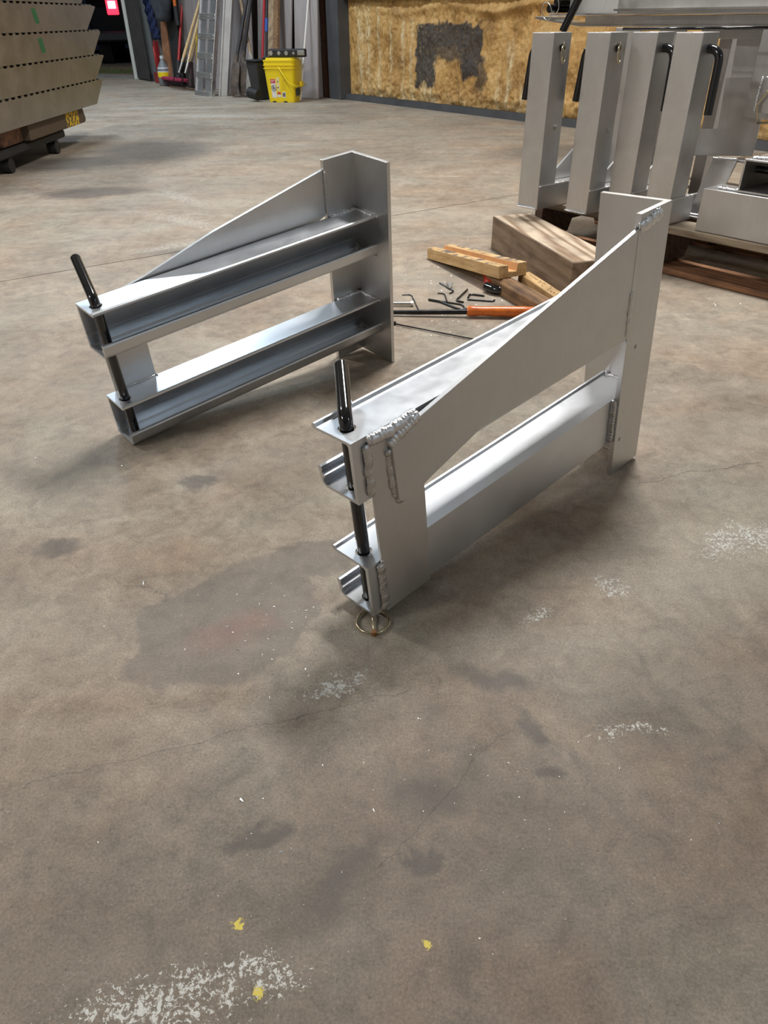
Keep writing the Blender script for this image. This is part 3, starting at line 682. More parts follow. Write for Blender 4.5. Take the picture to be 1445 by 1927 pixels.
post(-0.1041, -0.0086, 'handle', 'fourth upright square aluminium tube, its bent black pin handle fully visible', 0.145)

# frame weldment at the right edge of the view
fr = empty('frame_weldment', P0 + Vector((0, 0, ZD + 0.001)), PROT, 'large welded aluminium frame at the right end of the pallet', 'frame weldment')
zb = -ZD - 0.001
m = MB(); m.box(0.083, 0.46, 0.008, 0.014, 0.0, 0.127); m.box(0.083, 0.46, 0.014, 0.115, 0.121, 0.127); m.box(0.083, 0.089, 0.014, 0.115, 0.0, 0.121)
m.build('front_channel', ALU_POST, fr, bevel=0.001)
weld(fr, [(0.115, 0.035, 0.130), (0.19, 0.030, 0.131)], 0.0075, WELD, seed=41, amp=0.6)
m = MB(); t_ = 0.006
x0, x1, z0, z1 = 0.186, 0.300, 0.1285, 0.222
m.box(x0, x1, 0.02, 0.55, z0, z0 + t_); m.box(x0, x1, 0.02, 0.55, z1 - t_, z1); m.box(x0, x0 + t_, 0.02, 0.55, z0 + t_, z1 - t_); m.box(x1 - t_, x1, 0.02, 0.55, z0 + t_, z1 - t_)
m.build('box_tube', ALU_POST, fr, bevel=0.001)
m = MB(); m.cyl((0.175, 0.10, 0.185), (0.29, 0.10, 0.185), 0.010, 14); m.build('cross_pin', BLACK, fr, smooth=True, auto=40)
m = MB(); m.tube([(0.168 + 0.004 * math.cos(a), 0.08, 0.165 + 0.03 * math.sin(a)) for a in [i * PI / 8 for i in range(9)]], 0.006, 10); m.build('hook', BLACK, fr, smooth=True)
weld(fr, [(0.20, 0.03, z1 + 0.002), (0.298, 0.06, z1 + 0.004)], 0.010, WELD, seed=42, amp=0.6)
# bright sloping plate
q = [(-0.045, 0.17, 0.008), (0.040, 0.17, 0.012), (0.055, 0.235, 0.180), (-0.030, 0.235, 0.176)]
m = MB(); m.add([Vector(p) for p in q] + [Vector(p) + Vector((0, 0.006, -0.003)) for p in q], [(0, 1, 2, 3), (4, 7, 6, 5), (0, 4, 5, 1), (1, 5, 6, 2), (2, 6, 7, 3), (3, 7, 4, 0)])
m.build('sloping_plate', ALU_B, fr, bevel=0.001)
weld(fr, [(-0.03, 0.233, 0.180), (0.055, 0.233, 0.184)], 0.006, WELD, seed=43, amp=0.5)
weld(fr, [(-0.045, 0.166, 0.010), (0.040, 0.166, 0.012)], 0.005, WELD, seed=44, amp=0.5)
MB().box(-0.06, 0.16, 0.15, 0.292, -0.0005, 0.007).build('base_strip', ALU_POST, fr, bevel=0.001)
MB().box(0.03, 0.40, 0.25, 0.42, 0.172, 0.180).build('shelf_plate', ALU_POST, fr, bevel=0.001)
MB().box(0.075, 0.135, 0.246, 0.30, 0.125, 0.168).build('small_box', HOLE, fr, bevel=0.002)
P2 = lambda p, q, h: (p, h, q)
m = MB(); m.prism([(-0.145, 0.168), (0.068, 0.188), (0.068, 0.31), (0.022, 0.412), (-0.083, 0.406), (-0.073, 0.258), (-0.145, 0.252)], P2, 0.300, 0.307); m.build('upright_plate', ALU_POST, fr, bevel=0.001)
m = MB(); m.prism([(-0.118, 0.35), (-0.03, 0.35), (-0.02, 0.54), (-0.130, 0.54)], P2, 0.400, 0.408); m.build('upper_plate', ALU_POST, fr, bevel=0.001)
m = MB(); m.box(-0.24, 0.30, 0.36, 0.44, 0.512, 0.552); m.build('cross_rail', ALU_POST, fr, bevel=0.002)
m = MB(); m.box(-0.20, -0.155, 0.42, 0.50, 0.0, 0.53); m.build('rear_leg', ALU_POST, fr, bevel=0.002)
m = MB(); m.box(0.02, 0.30, 0.27, 0.276, 0.30, 0.55); m.build('side_plate', ALU_POST, fr, bevel=0.001)
m = MB(); m.box(0.085, 0.30, 0.23, 0.27, 0.32, 0.42); m.build('pin_block', ALU_POST, fr, bevel=0.002)
weld(fr, [(0.078, 0.228, 0.42), (0.075, 0.228, 0.325)], 0.006, WELD, seed=45, amp=0.4)
m = MB(); m.tube(bend([(0.10, 0.215, 0.30), (0.085, 0.215, 0.345), (0.11, 0.215, 0.385), (0.15, 0.215, 0.38), (0.155, 0.215, 0.30), (0.10, 0.215, 0.295)], 0.008, 4), 0.0035, 8); m.build('hitch_ring', ZINC, fr, smooth=True)
m = MB(); m.prism([(0.12, 0.49), (0.30, 0.49), (0.30, 0.60), (0.16, 0.60), (0.13, 0.57)], P2, 0.24, 0.30); m.build('rounded_corner', ALU_B, fr, bevel=0.012, seg=3)
for k, (s, b) in enumerate(((-0.36, 0.30), (-0.47, 0.20))):
    rp = empty('rear_upright', pal_pt(s, b, ZD + 0.001), PROT, ('aluminium upright standing behind the second and third tubes', 'aluminium upright with a clipped pin standing behind the second tube')[k], 'upright')
    m = MB(); m.box(0, 0.10, 0, 0.006, 0, 0.545); m.box(0, 0.006, 0.006, 0.06, 0, 0.545); m.build('angle_leg', ALU_POST, rp, bevel=0.001)
    m = MB(); m.box(-0.02, 0.05, -0.008, -0.0005, 0.10, 0.20); m.build('clip_plate', ALU_B if k else ALU_POST, rp, bevel=0.001)
    m = MB(); m.torus((0.03, -0.012, 0.36), (0.3, 1, 0.1), 0.022, 0.0014, 24, 6); m.build('retaining_ring', ZINC, rp, smooth=True)

# beams laid on top
bm_ = empty('flat_beam', pal_pt(-0.90, 0.27, 0.7030), PROT, 'long aluminium channel lying across the tops of the frames', 'beam')
m = MB(); m.prism([(0, 0.027), (0.02, 0.022), (0.22, 0.0), (1.55, 0.0), (1.55, 0.006), (0.24, 0.006), (0.1, 0.020), (0.1, 0.030), (0, 0.032)], P2, 0.0, 0.10)
m.build('web', ALU_RAMP, bm_, bevel=0.001)
MB().box(0.24, 1.55, 0.0, 0.006, 0.006, 0.032).build('flange', ALU_RAMP, bm_, bevel=0.001)
b2 = empty('box_beam', pal_pt(-0.52, 0.26, 0.7365), PROT, 'deep aluminium beam resting on top of the flat channel', 'beam')
MB().box(0, 1.2, 0.0, 0.12, 0, 0.075).build('body', ALU_POST, b2, bevel=0.003)
MB().box(0, 1.2, -0.02, -0.0005, 0.012, 0.018).build('ledge', ALU_RAMP, b2)
sb = empty('pinned_bracket', pal_pt(-0.74, 0.16, 0.7365), PROT, 'aluminium bracket lying on the beams with two ring pins facing out', 'bracket')
m = MB(); m.box(0, 0.19, 0.0, 0.42, 0.0, 0.006); m.box(0.09, 0.097, 0.0, 0.42, 0.006, 0.075); m.box(0, 0.19, 0.0, 0.42, 0.075, 0.081)
m.build('channel', ALU_B, sb, bevel=0.001)
for x, z in ((0.045, 0.022), (0.075, 0.042)):
    m = MB(); m.cyl((x - 0.02, -0.03, z), (x - 0.02, 0.30, z), 0.0135, 18); pn = m.build('pin', BLACK, sb, smooth=True, auto=40)
    m = MB(); m.torus((x - 0.028, -0.034, z - 0.008), (0.2, 1, 0.25), 0.027, 0.0016, 30, 6); m.build('retaining_ring', ZINC_S, pn, smooth=True)
m = MB(); m.tube(bend([(0.20, 0.02, 0.10), (0.175, -0.04, 0.078), (0.120, -0.06, -0.045)], 0.03, 8), 0.0135, 16); m.build('pin_handle', BLACK, sb, smooth=True, auto=50)
rd = MB(); rd.cyl((0, 0, 0), (0.62, 0.02, 0.006), 0.0045, 8)
o = tag(rd.build('black_rod', BLACK, smooth=True), 'thin black rod lying along the tops of the frames under the beams', 'rod'); o.location = pal_pt(-0.37, 0.10, 0.6985); o.rotation_euler = (0, 0, PROT)

# ================================================================== TIMBER AND TOOLS BETWEEN THE BRACKETS
a = Vector((0.425, 2.865, 0)); b = Vector((0.586, 2.233, 0)); ang = math.atan2(b.y - a.y, b.x - a.x)
tb = MB().box(0, 0.652, 0, 0.155, 0.0005, 0.118).build('timber_block', [W_BLOCK, W_BLOCK_TOP], bevel=0.003)
for pl in tb.data.polygons:
    if pl.normal.z > 0.9: pl.material_index = 1
tb.location = a; tb.rotation_euler = (0, 0, ang); tag(tb, 'thick weathered timber block with a pale sawn top lying by the pallet', 'timber')
# notched pine block, propped on the brown batten
nb = MB().prism([(0, 0), (0.105, 0), (0.105, 0.040), (0.072, 0.040), (0.066, 0.016), (0.036, 0.018), (0.034, 0.038), (0, 0.038)], lambda p, q, h: (h, p, q), 0, 0.475)
mk, nt, p = newmat('inked_pine'); h = NT(nt); c = h.coord((1.6 * 1.3, 14, 14))
g = h.noise(c, 5, 6, 0.65); col = h.ramp(g, [(0.3, (0.42, 0.24, 0.09)), (0.65, (0.72, 0.50, 0.25))])
sep = h.n('ShaderNodeSeparateXYZ'); tc = h.n('ShaderNodeTexCoord'); nt.links.new(tc.outputs['Object'], sep.inputs[0])
ink = h.math('MULTIPLY', h.math('GREATER_THAN', sep.outputs[2], 0.0372), h.ramp(h.noise(h.coord((1, 0.6, 1)), 34, 3, 0.6), [(0.50, 0.0), (0.57, 1.0)]))
col = h.mix(h.math('MULTIPLY', ink, 0.8), col, (0.05, 0.055, 0.08)); nt.links.new(col, p.inputs['Base Color']); p.inputs['Roughness'].default_value = 0.7
o = nb.build('notched_block', [mk, simple('fresh_cut_pine', (0.72, 0.40, 0.17), 0.7, 0, 0.2, 20)], bevel=0.001)
for pl in o.data.polygons:
    c0 = pl.center
    if 0.030 < c0.y < 0.074 and c0.z > 0.012 and abs(pl.normal.x) < 0.5: pl.material_index = 1
na = Vector((0.173, 2.725, 0.001)); ne = Vector((0.384, 2.276, 0.0535)); dv = ne - na
o.location = na; o.rotation_euler = (R(0), -math.asin(dv.z / dv.length), math.atan2(dv.y, dv.x)); tag(o, 'notched pine block with a groove and dark ink marks, propped on the batten', 'wood block')
NB = o
bt = MB().prism([(0, 0), (0.060, 0), (0.064, 0.030), (0.048, 0.047), (0.014, 0.049), (0, 0.038)], lambda p, q, h: (h, p, q), 0, 0.34)
o = bt.build('brown_batten', W_BROWN, bevel=0.002); o.location = (0.345, 2.378, 0.001); o.rotation_euler = (0, 0, math.atan2(-0.262, 0.072) + R(6)); tag(o, 'dark brown wooden batten with sawn end lying under the notched block', 'wood block')
st = empty('drilled_stick', (0.448, 2.372, 0.001), math.atan2(-0.225, 0.062), 'pale pine stick with drilled holes beside the timber block', 'wood block')
MB().box(0, 0.30, 0, 0.040, 0, 0.048).build('stick', W_YEL, st, bevel=0.002)
rnd = random.Random(11)
for k in range(14):
    x, y = 0.045 + k * 0.015 + rnd.uniform(-0.004, 0.004), 0.010 + rnd.random() * 0.022
    MB().cyl((x, y, 0.0478), (x, y, 0.0484), 0.0026, 8).build('drilled_hole', HOLE, st)
# screwdriver
sd = empty('screwdriver', (0.01, 2.118, 0.002), math.atan2(-0.035, 0.42), 'long screwdriver with a worn orange handle and black shaft on the floor', 'screwdriver')
m = MB(); m.tube([(-0.02, 0, 0.008), (0.10, 0, 0.010), (0.26, 0, 0.014)], 0.0075, 12, rf=lambda t, i: (0.75, 0.95, 1.0)[i]); m.build('shaft', KEY, sd, smooth=True, auto=50)
m = MB(); prof = [(0.245, 0.0135), (0.252, 0.0172), (0.262, 0.0168), (0.285, 0.0150), (0.34, 0.0166), (0.41, 0.0174), (0.440, 0.0160), (0.450, 0.0105)]
m.tube([(x, 0, 0.0165) for x, r in prof], 1.0, 12, rf=lambda t, i: prof[i][1] * 0.92); m.build('handle', ORANGE, sd, smooth=True, auto=60)
# thin scriber rod
m = MB(); m.cyl((0.030, 2.040, 0.0045), (0.330, 1.861, 0.0045), 0.0022, 8); o = empty('scriber', (0, 0, 0), 0, 'long thin black rod lying on the floor in front of the screwdriver', 'rod'); m.build('rod', KEY, o, smooth=True)
m = MB(); m.cyl((0.024, 2.044, 0.006), (0.040, 2.0345, 0.006), 0.0055, 12); m.build('head', KEY, o, smooth=True, auto=40)
# silver bolt
o = empty('loose_bolt', (0.037, 2.203, 0.0085), math.atan2(-0.002, 0.044), 'silver bolt lying on the floor beside the farther bracket', 'bolt')
MB().cyl((0, 0, 0), (0.055, 0, 0), 0.0055, 14).build('shank', ZINC_S, o, smooth=True, auto=40)
MB().tube([(0.055, 0, 0), (0.062, 0, 0)], 0.0085, 6).build('head', ZINC_S, o)
# hex keys
keys = [([(0.067, 2.306), (0.097, 2.306), (0.113, 2.16)], 0.0018, 'small hex key lying alone nearest the farther bracket'),
        ([(0.196, 2.428), (0.238, 2.335), (0.221, 2.312)], 0.0024, 'short hex key partly under the silver offcut'),
        ([(0.183, 2.318), (0.204, 2.313), (0.206, 2.236)], 0.0020, 'thin hex key standing apart left of the folded keys'),
        ([(0.149, 2.25), (0.185, 2.229), (0.239, 2.152), (0.269, 2.163)], 0.0036, 'thick black hex key, largest and closest to the screwdriver'),
        ([(0.190, 2.233), (0.252, 2.200), (0.253, 2.176)], 0.0026, 'hex key lying across the end of the thickest key'),
        ([(0.282, 2.348), (0.234, 2.238), (0.257, 2.222)], 0.0030, 'black hex key crossing towards the red handled tool'),
        ([(0.329, 2.282), (0.285, 2.302), (0.275, 2.262)], 0.0030, 'bent hex key beside the black end of the red tool'),
        ([(0.272, 2.249), (0.350, 2.229), (0.356, 2.238)], 0.0030, 'straight grey hex key just left of the brown batten')]
for pts, r, lab in keys:
    c = Vector((*pts[0], 0)); z = r + 0.0005
    m = MB(); m.tube(bend([Vector((x, y, z)) - c for x, y in pts], 0.012, 5), r, 6); o = tag(m.build('hex_key', KEY), lab, 'hex key', 'hex keys scattered on the floor'); o.location = c
# red and black tool
rt_ = empty('trigger_clamp', (0.352, 2.440, 0.001), math.atan2(-0.14, 0.0), 'red and black hand tool lying under the notched block', 'hand tool')
m = MB(); m.tube(bend([(-0.01, 0.005, 0.016), (0.07, 0.004, 0.018), (0.12, -0.006, 0.014)], 0.04, 5), 0.0155, 12, flat=0.9, rf=lambda t, i: 0.85 + 0.25 * math.sin(t * PI)); m.build('handle', RED, rt_, smooth=True, auto=60)
m = MB(); m.tube(bend([(0.105, -0.01, 0.016), (0.145, 0.018, 0.016), (0.150, 0.055, 0.014)], 0.03, 5), 0.0150, 12, rf=lambda t, i: 1.05 - 0.3 * t); m.build('head', BLACK, rt_, smooth=True, auto=60)
# aluminium offcut and shavings
m = MB(); m.add([(0, 0, 0), (0.026, 0.020, 0), (0.012, -0.026, 0), (0.004, 0.002, 0.014), (0.024, 0.016, 0.010)], [(0, 2, 1), (0, 1, 4, 3), (0, 3, 2), (2, 3, 4), (1, 2, 4)])
o = tag(m.build('offcut', ALU_B, bevel=0.0005), 'small bright triangular aluminium offcut among the hex keys', 'offcut'); o.location = (0.214, 2.376, 0.0055)
m = MB(); rnd = random.Random(21)
def chip(x, y, s):
    a = rnd.random() * PI; t = rnd.uniform(0.2, 0.9)
    p = [(-s, -s * t * 0.3, 0.0003), (s, -s * t * 0.5, 0.0003 + s * 0.2), (s * 0.6, s * t * 0.5, 0.0003 + s * rnd.uniform(0.1, 0.7)), (-s * 0.6, s * t * 0.4, 0.0003)]
    m.add([(x + px * math.cos(a) - py * math.sin(a), y + px * math.sin(a) + py * math.cos(a), pz) for px, py, pz in p], [(0, 1, 2, 3)])
def chips(cx, cy, sx, sy, n, s):
    for _ in range(n): chip(rnd.gauss(cx, sx), rnd.gauss(cy, sy), s * rnd.uniform(0.4, 1.3))
chips(0.16, 2.38, 0.10, 0.16, 110, 0.0030); chips(0.15, 2.0, 0.12, 0.10, 70, 0.0025); chips(0.95, 2.22, 0.15, 0.12, 90, 0.0028); chips(-0.16, 0.79, 0.07, 0.06, 90, 0.0016)
chips(0.62, 1.4, 0.15, 0.25, 40, 0.0016); chips(0.05, 0.5, 0.16, 0.07, 120, 0.0010); chips(-0.5, 1.15, 0.2, 0.2, 30, 0.0014); chips(-0.1, 0.36, 0.16, 0.05, 110, 0.0008); chips(-0.3, 2.2, 0.4, 0.5, 30, 0.003)
chips(0.25, 0.42, 0.12, 0.08, 90, 0.0009)
for x, y, s in ((-0.385, 0.885, 0.005), (-0.385, 0.89, 0.003), (-0.168, 0.495, 0.0032), (-0.016, 0.48, 0.0026), (-0.116, 0.432, 0.0022), (-0.21, 0.735, 0.003), (0.02, 0.52, 0.0012), (-0.42, 1.08, 0.003)): chip(x, y, s)
tag(m.build('metal_shavings', simple('bright_swarf', (0.85, 0.85, 0.84), 0.35, 0.6)), 'bright aluminium shavings scattered across the concrete floor', 'shavings', kind='stuff')

# ================================================================== STACKED RAMP TRAYS AT THE LEFT
rows = [(0.235, 6.11, 6.33, 4.363), (0.386, 6.20, 6.47, 4.10), (0.537, 6.25, 6.50, 4.02), (0.688, 6.22, 6.49, 3.96), (0.839, 6.20, 6.46, 4.05)]
labs = ['lowest aluminium ramp section of the stack at the left', 'second aluminium ramp section from the bottom, reflecting a yellow glow', 'third ramp section from the bottom, lower of the two with green tape', 'fourth ramp section from the bottom, upper of the two with green tape', 'topmost ramp section of the stack, cut off by the frame']
XR = -2.08
tooth = None
for k, (z0, yb, yt, yn) in enumerate(rows):
    root = empty('ramp_section', (XR, yn, z0), 0, labs[k], 'ramp section', 'ramp sections stacked at the left')
    Hh = 0.138
    for x, nm in ((0.0, 'side_rail'), (-0.52, 'side_rail')):
        m = MB(); m.prism([(0, 0), (yb - yn, 0), (yt - yn, Hh - 0.004), (yt - yn - 0.02, Hh + 0.004), (0.0, Hh)], lambda p, q, h: (h, p, q), x - 0.004, x + 0.001)
        m.build(nm, ALU_RAMP, root)
    MB().box(-0.523, -0.005, 0.0, yt - yn - 0.04, Hh - 0.012, Hh - 0.006).build('tread', ALU_RAMP, root)
    MB().prism([(yb - yn - 0.004, 0), (yb - yn, 0), (yt - yn, Hh - 0.006), (yt - yn - 0.004, Hh - 0.006)], lambda p, q, h: (h, p, q), -0.523, -0.005).build('end_plate', ALU_RAMP, root)
    MB().box(-0.523, -0.005, -0.002, 0.003, 0.0, Hh - 0.01).build('near_plate', ALU_RAMP, root)
    n = int((yt - yn) / 0.088)
    for i in range(n):
        y = 0.03 + i * 0.088
        if tooth is None:
            tm = MB(); tm.prism([(0, 0), (0.052, 0), (0.040, 0.0125), (0.012, 0.0125)], lambda p, q, h: (h, p, q), -0.03, 0.0005); tooth = tm.build('tread_tooth', ALU_RAMP, root)
            o = tooth
        else:
            o = tooth.copy(); COL.objects.link(o); o.parent = root
        o.location = (0, y, Hh - 0.0005)
    if k in (2, 3):
        yc = (5.315 if k == 3 else 5.310) - yn
        MB().add([(0.0016, yc - 0.03, 0.118), (0.0016, yc + 0.035, 0.118), (0.0016, yc + 0.055, 0.042), (0.0016, yc - 0.008, 0.042), (0.001, yc - 0.03, 0.118), (0.001, yc + 0.035, 0.118), (0.001, yc + 0.055, 0.042), (0.001, yc - 0.008, 0.042)],
                 [(0, 3, 2, 1), (4, 5, 6, 7), (0, 1, 5, 4), (1, 2, 6, 5), (2, 3, 7, 6), (3, 0, 4, 7)]).build('green_tape', GREEN, root)
# timber dunnage and dolly below
mp, nt, p = newmat('painted_timber_end'); h = NT(nt)
nz = h.noise(h.coord(), 34, 4, 0.6); sep = h.n('ShaderNodeSeparateXYZ'); tc = h.n('ShaderNodeTexCoord'); nt.links.new(tc.outputs['Object'], sep.inputs[0])
msk = h.math('MULTIPLY', h.math('GREATER_THAN', sep.outputs[1], 0.62), h.math('LESS_THAN', sep.outputs[1], 0.86))
nt.links.new(h.mix(h.math('MULTIPLY', msk, h.ramp(nz, [(0.46, 0.0), (0.52, 1.0)])), (0.10, 0.07, 0.045), (0.75, 0.50, 0.02)), p.inputs['Base Color']); p.inputs['Roughness'].default_value = 0.7
o = MB().prism([(0, 0), (0.98, 0), (1.0, 0.02), (0.97, 0.094), (0, 0.094)], lambda p, q, h: (h, p, q), -0.10, 0).build('painted_timber', mp, bevel=0.006); o.location = (-2.11, 4.90, 0.1405); tag(o, 'dark timber with yellow paint on its end under the ramp stack', 'timber')
o = MB().box(-0.11, 0, 0, 0.34, 0, 0.10).build('rusty_block', simple('rusty_timber', (0.30, 0.15, 0.09), 0.8, 0, 0.5, 30, col2=(0.09, 0.06, 0.05)), bevel=0.02, seg=2); o.location = (-1.915, 5.12, 0.1)
o.location = (-2.16, 4.62, 0.135); tag(o, 'brown block wedged beneath the lowest ramp section', 'block')
dl = empty('dolly', (-2.35, 5.1, 0.0), 0, 'dark low dolly carrying the ramp stack', 'dolly')
MB().box(-0.28, 0.20, -0.62, 0.45, 0.085, 0.133).build('deck', DARK, dl, bevel=0.01)
MB().box(-0.28, 0.05, -0.60, 0.80, 0.1335, 0.2345).build('riser', DARK, dl, bevel=0.01)
for x, y in ((0.15, -0.42), (0.15, 0.32), (-0.2, -0.42), (-0.2, 0.32)):
    MB().cyl((x - 0.03, y, 0.042), (x + 0.03, y, 0.042), 0.042, 24).build('wheel', DARK, dl, smooth=True, auto=40)

# ================================================================== THINGS AGAINST THE LEFT WALL
def lean(name, label, cat, base, top, ztop, r, mat, group=None):
    """a leaning rod: base and a higher point in wall coordinates, extended to ztop"""
    a = Vector(wall_pt(*base)); b = Vector(wall_pt(*top)); d = b - a; e = a + d * ((ztop - a.z) / d.z)
    return a, e
def rodmesh(root, name, p0, p1, r, mat, n=12, rf=None):
    o0 = Vector(root.location)
    m = MB(); m.tube([Vector(p0) - o0, Vector(p1) - o0], r, n, rf=rf); return m.build(name, mat, root, smooth=True, auto=50)
def ext(a, b, z):
    a, b = Vector(a), Vector(b); d = b - a; return a + d * ((z - a.z) / d.z)

# aluminium ramps standing on end
def upright_ramp(bl, br, tl, tr, label, depth=0.055):
    BLp, BRp = wall_pt(*bl), wall_pt(*br); TLp = wall_pt(*tl)
    x = (BRp - BLp); w = x.length; z = (TLp - BLp).normalized(); x = (x - z * x.dot(z)).normalized(); y = z.cross(x).normalized()
    root = empty('loading_ramp', BLp, (0, 0, 0), label, 'ramp')
    root.rotation_euler = Matrix((x, y, z)).transposed().to_euler()
    Hh = 2.35
    for xx in (0.0, w - 0.022): MB().box(xx, xx + 0.022, 0, depth, 0, Hh).build('side_rail', ALU_B if xx else ALU_POST, root, bevel=0.002)
    MB().box(0.022, w * 0.42, 0.012, 0.018, 0, Hh).build('tread_plate', ALU, root); MB().box(w * 0.58, w - 0.022, 0.012, 0.018, 0, Hh).build('tread_plate', ALU, root)
    proto = None
    for k in range(13):
        zz = 0.0 + k * 0.192
        if proto is None: o = proto = MB().box(0.023, w - 0.023, -0.004, 0.011, 0, 0.022).box(0.023, w - 0.023, -0.004, 0.011, 0.030, 0.052).build('rung', ALU_B, root, bevel=0.002)
        else: o = proto.copy(); COL.objects.link(o); o.parent = root
        o.location = (0, 0, zz)
    return root
upright_ramp((-1.744, 1.093, 0), (-1.383, 1.050, 0), (-1.744, 0.875, 0.932), None, 'aluminium loading ramp with rungs standing on end against the wall')
BLp = wall_pt(-1.375, 0.959); x = (wall_pt(-1.295, 0.90) - BLp); w = x.length; z = (wall_pt(-1.375, 0.76, 0.925) - BLp).normalized(); x = (x - z * x.dot(z)).normalized(); y = z.cross(x).normalized()
root = empty('loading_ramp', BLp, (0, 0, 0), 'second aluminium ramp seen edge on, right behind the runged ramp', 'ramp'); root.rotation_euler = Matrix((x, y, z)).transposed().to_euler()
MB().box(0, 0.02, 0, 0.05, 0, 2.3).build('side_rail', ALU_POST, root, bevel=0.002); MB().box(0.02, w, 0.02, 0.026, 0, 2.3).build('tread_plate', ALU_POST, root)
MB().box(w - 0.01, w + 0.01, 0, 0.05, 0, 2.3).build('side_rail', ALU_POST, root, bevel=0.002)

# shovels
def shovel(base, sock, top, label, blade_w, blade_mat, handle_mat, hr=0.019, name='shovel'):
    B, Sx, T = wall_pt(*base), wall_pt(*sock), wall_pt(*top)
    root = empty(name, B, (0, 0, 0), label, 'shovel')
    E_ = ext(Sx, T, 1.08)
    rodmesh(root, 'handle', Sx + (Sx - T).normalized() * 0.0, E_, hr, handle_mat)
    rodmesh(root, 'socket', Sx - (T - Sx).normalized() * 0.10, Sx + (T - Sx).normalized() * 0.05, hr * 1.25, blade_mat)
    ux = Vector((math.cos(WROT), math.sin(WROT), 0)); uz = (Sx - B).normalized(); L_ = (Sx - B).length; uy = uz.cross(ux).normalized()
    prof = [(0.0, 0.10), (0.06, 0.55), (0.16, 0.85), (0.35, 1.0), (0.75, 0.96), (0.86, 0.85), (0.90, 0.30), (1.0, 0.16)]
    m = MB(); vs = []; nn = 9
    for t, ww in prof:
        for j in range(nn):
            u = (j / (nn - 1) - 0.5) * 2
            vs.append(ux * (u * blade_w * 0.5 * ww) + uz * (t * L_ + 0.01) + uy * (-0.035 * (1 - u * u) * min(1, t * 3 + .3)))
    k = len(vs); vs += [p + uy * 0.003 for p in vs]
    fs = []
    for i in range(len(prof) - 1):
        for j in range(nn - 1):
            a = i * nn + j; fs.append((a, a + 1, a + nn + 1, a + nn)); fs.append((k + a + 1, k + a, k + a + nn, k + a + nn + 1))
    m.add(vs, fs); m.build('blade', blade_mat, root, smooth=True)
    return root
DIRTY = simple('dirty_steel', (0.16, 0.115, 0.085), 0.75, 0.0, 0.6, 14, 0.3, 60, col2=(0.035, 0.03, 0.028))
DIRTY2 = simple('clay_caked_steel', (0.36, 0.33, 0.29), 0.8, 0.1, 0.4, 18, 0.3, 60)
BLKH = simple('black_handle', (0.03, 0.03, 0.035), 0.4, 0, 0.3)
shovel((-1.115, 0.90, 0), (-1.135, 0.80, 0.36), (-1.130, 0.595, 0.915), 'black handled shovel with a muddy blade, left of the pair beside the ramps', 0.20, DIRTY, BLKH)
shovel((-1.06, 0.82, 0), (-1.065, 0.74, 0.40), (-1.030, 0.60, 0.913), 'black handled shovel behind the muddy one, its blade mostly hidden', 0.19, DIRTY, BLKH)
shovel((-0.93, 0.80, 0), (-0.96, 0.70, 0.38), (-1.25, 0.60, 0.80), 'shovel with a pale clay caked blade standing beside the black bin', 0.16, DIRTY2, W_OLD, 0.016)

# rakes
def rake(sock, top, head, label, r=0.018):
    Sx, T, Hd = wall_pt(*sock), wall_pt(*top), wall_pt(*head)
    root = empty('garden_rake', (Hd.x, Hd.y, 0), (0, 0, 0), label, 'rake', 'rakes leaning beside the ramp')
    E_ = ext(Sx, T, 0.98); d = (T - Sx).normalized(); o0 = Vector(root.location)
    rodmesh(root, 'handle', Sx, E_, r, W_TAN); rodmesh(root, 'socket', Sx - d * 0.14, Sx + d * 0.04, r * 0.95, ZINC_S, rf=lambda t, i: (0.7, 1.1)[i])
    ux = Vector((math.cos(WROT), math.sin(WROT), 0)); c = Sx - d * 0.14
    for sx in (-1, 1):
        hp = Hd + ux * sx * 0.17
        m = MB(); m.tube(bend([c - o0, (c + ux * sx * 0.13 + Vector((0, 0, -0.02))) - o0, hp - o0], 0.05, 6), 0.0055, 8); m.build('brace', KEY, root, smooth=True)
    m = MB(); m.tube([Hd - ux * 0.21 - o0, Hd + ux * 0.21 - o0], 0.009, 6); m.build('head_bar', simple('rusty_steel', (0.20, 0.12, 0.07), 0.7, 0.4, 0.5, 30), root)
    for k in range(9):
        p = Hd + ux * (-0.20 + k * 0.05) - o0
        tm = MB(); tm.tube([p, p + Vector((0.03, 0.05, 0.03)), p + Vector((0.05, 0.09, 0.02))], 0.005, 6, rf=lambda t, i: (1, 1, 0.5)[i]); tm.build('tine', KEY, root)
rake((-2.539, 0.85, 0.31), (-2.541, 0.5, 0.937), (-2.60, 0.95, 0.025), 'left rake of the pair, its tan handle leaning right beside the red broom')
rake((-2.358, 0.85, 0.315), (-2.377, 0.65, 0.695), (-2.36, 0.90, 0.025), 'right rake of the pair, its tan handle touching the runged ramp')
# dark handled tool, yellow bar
root = empty('wooden_maul', wall_pt(-2.30, 0.85), (0, 0, 0), 'dark wooden handled tool leaning between the rakes and the ramp', 'hand tool')
rodmesh(root, 'handle', wall_pt(-2.421, 0.8, 0.284), ext(wall_pt(-2.421, 0.8, 0.284), wall_pt(-2.588, 0.6, 0.556), 0.60), 0.024, W_OLD); rodmesh(root, 'head', wall_pt(-2.40, 0.84, 0.03), wall_pt(-2.421, 0.8, 0.30), 0.04, simple('dark_tool_head', (0.06, 0.03, 0.03), 0.6, 0, 0.5, 30))
root = empty('yellow_level', wall_pt(-2.09, 0.90), (0, 0, 0), 'narrow yellow bar leaning just left of the runged ramp', 'bar')
rodmesh(root, 'bar', wall_pt(-2.09, 0.90, 0.01), ext(wall_pt(-2.09, 0.90, 0.01), wall_pt(-2.36, 0.72, 0.392), 0.6), 0.011, simple('yellow_paint', (0.75, 0.48, 0.03), 0.5, 0, 0.2), 4)

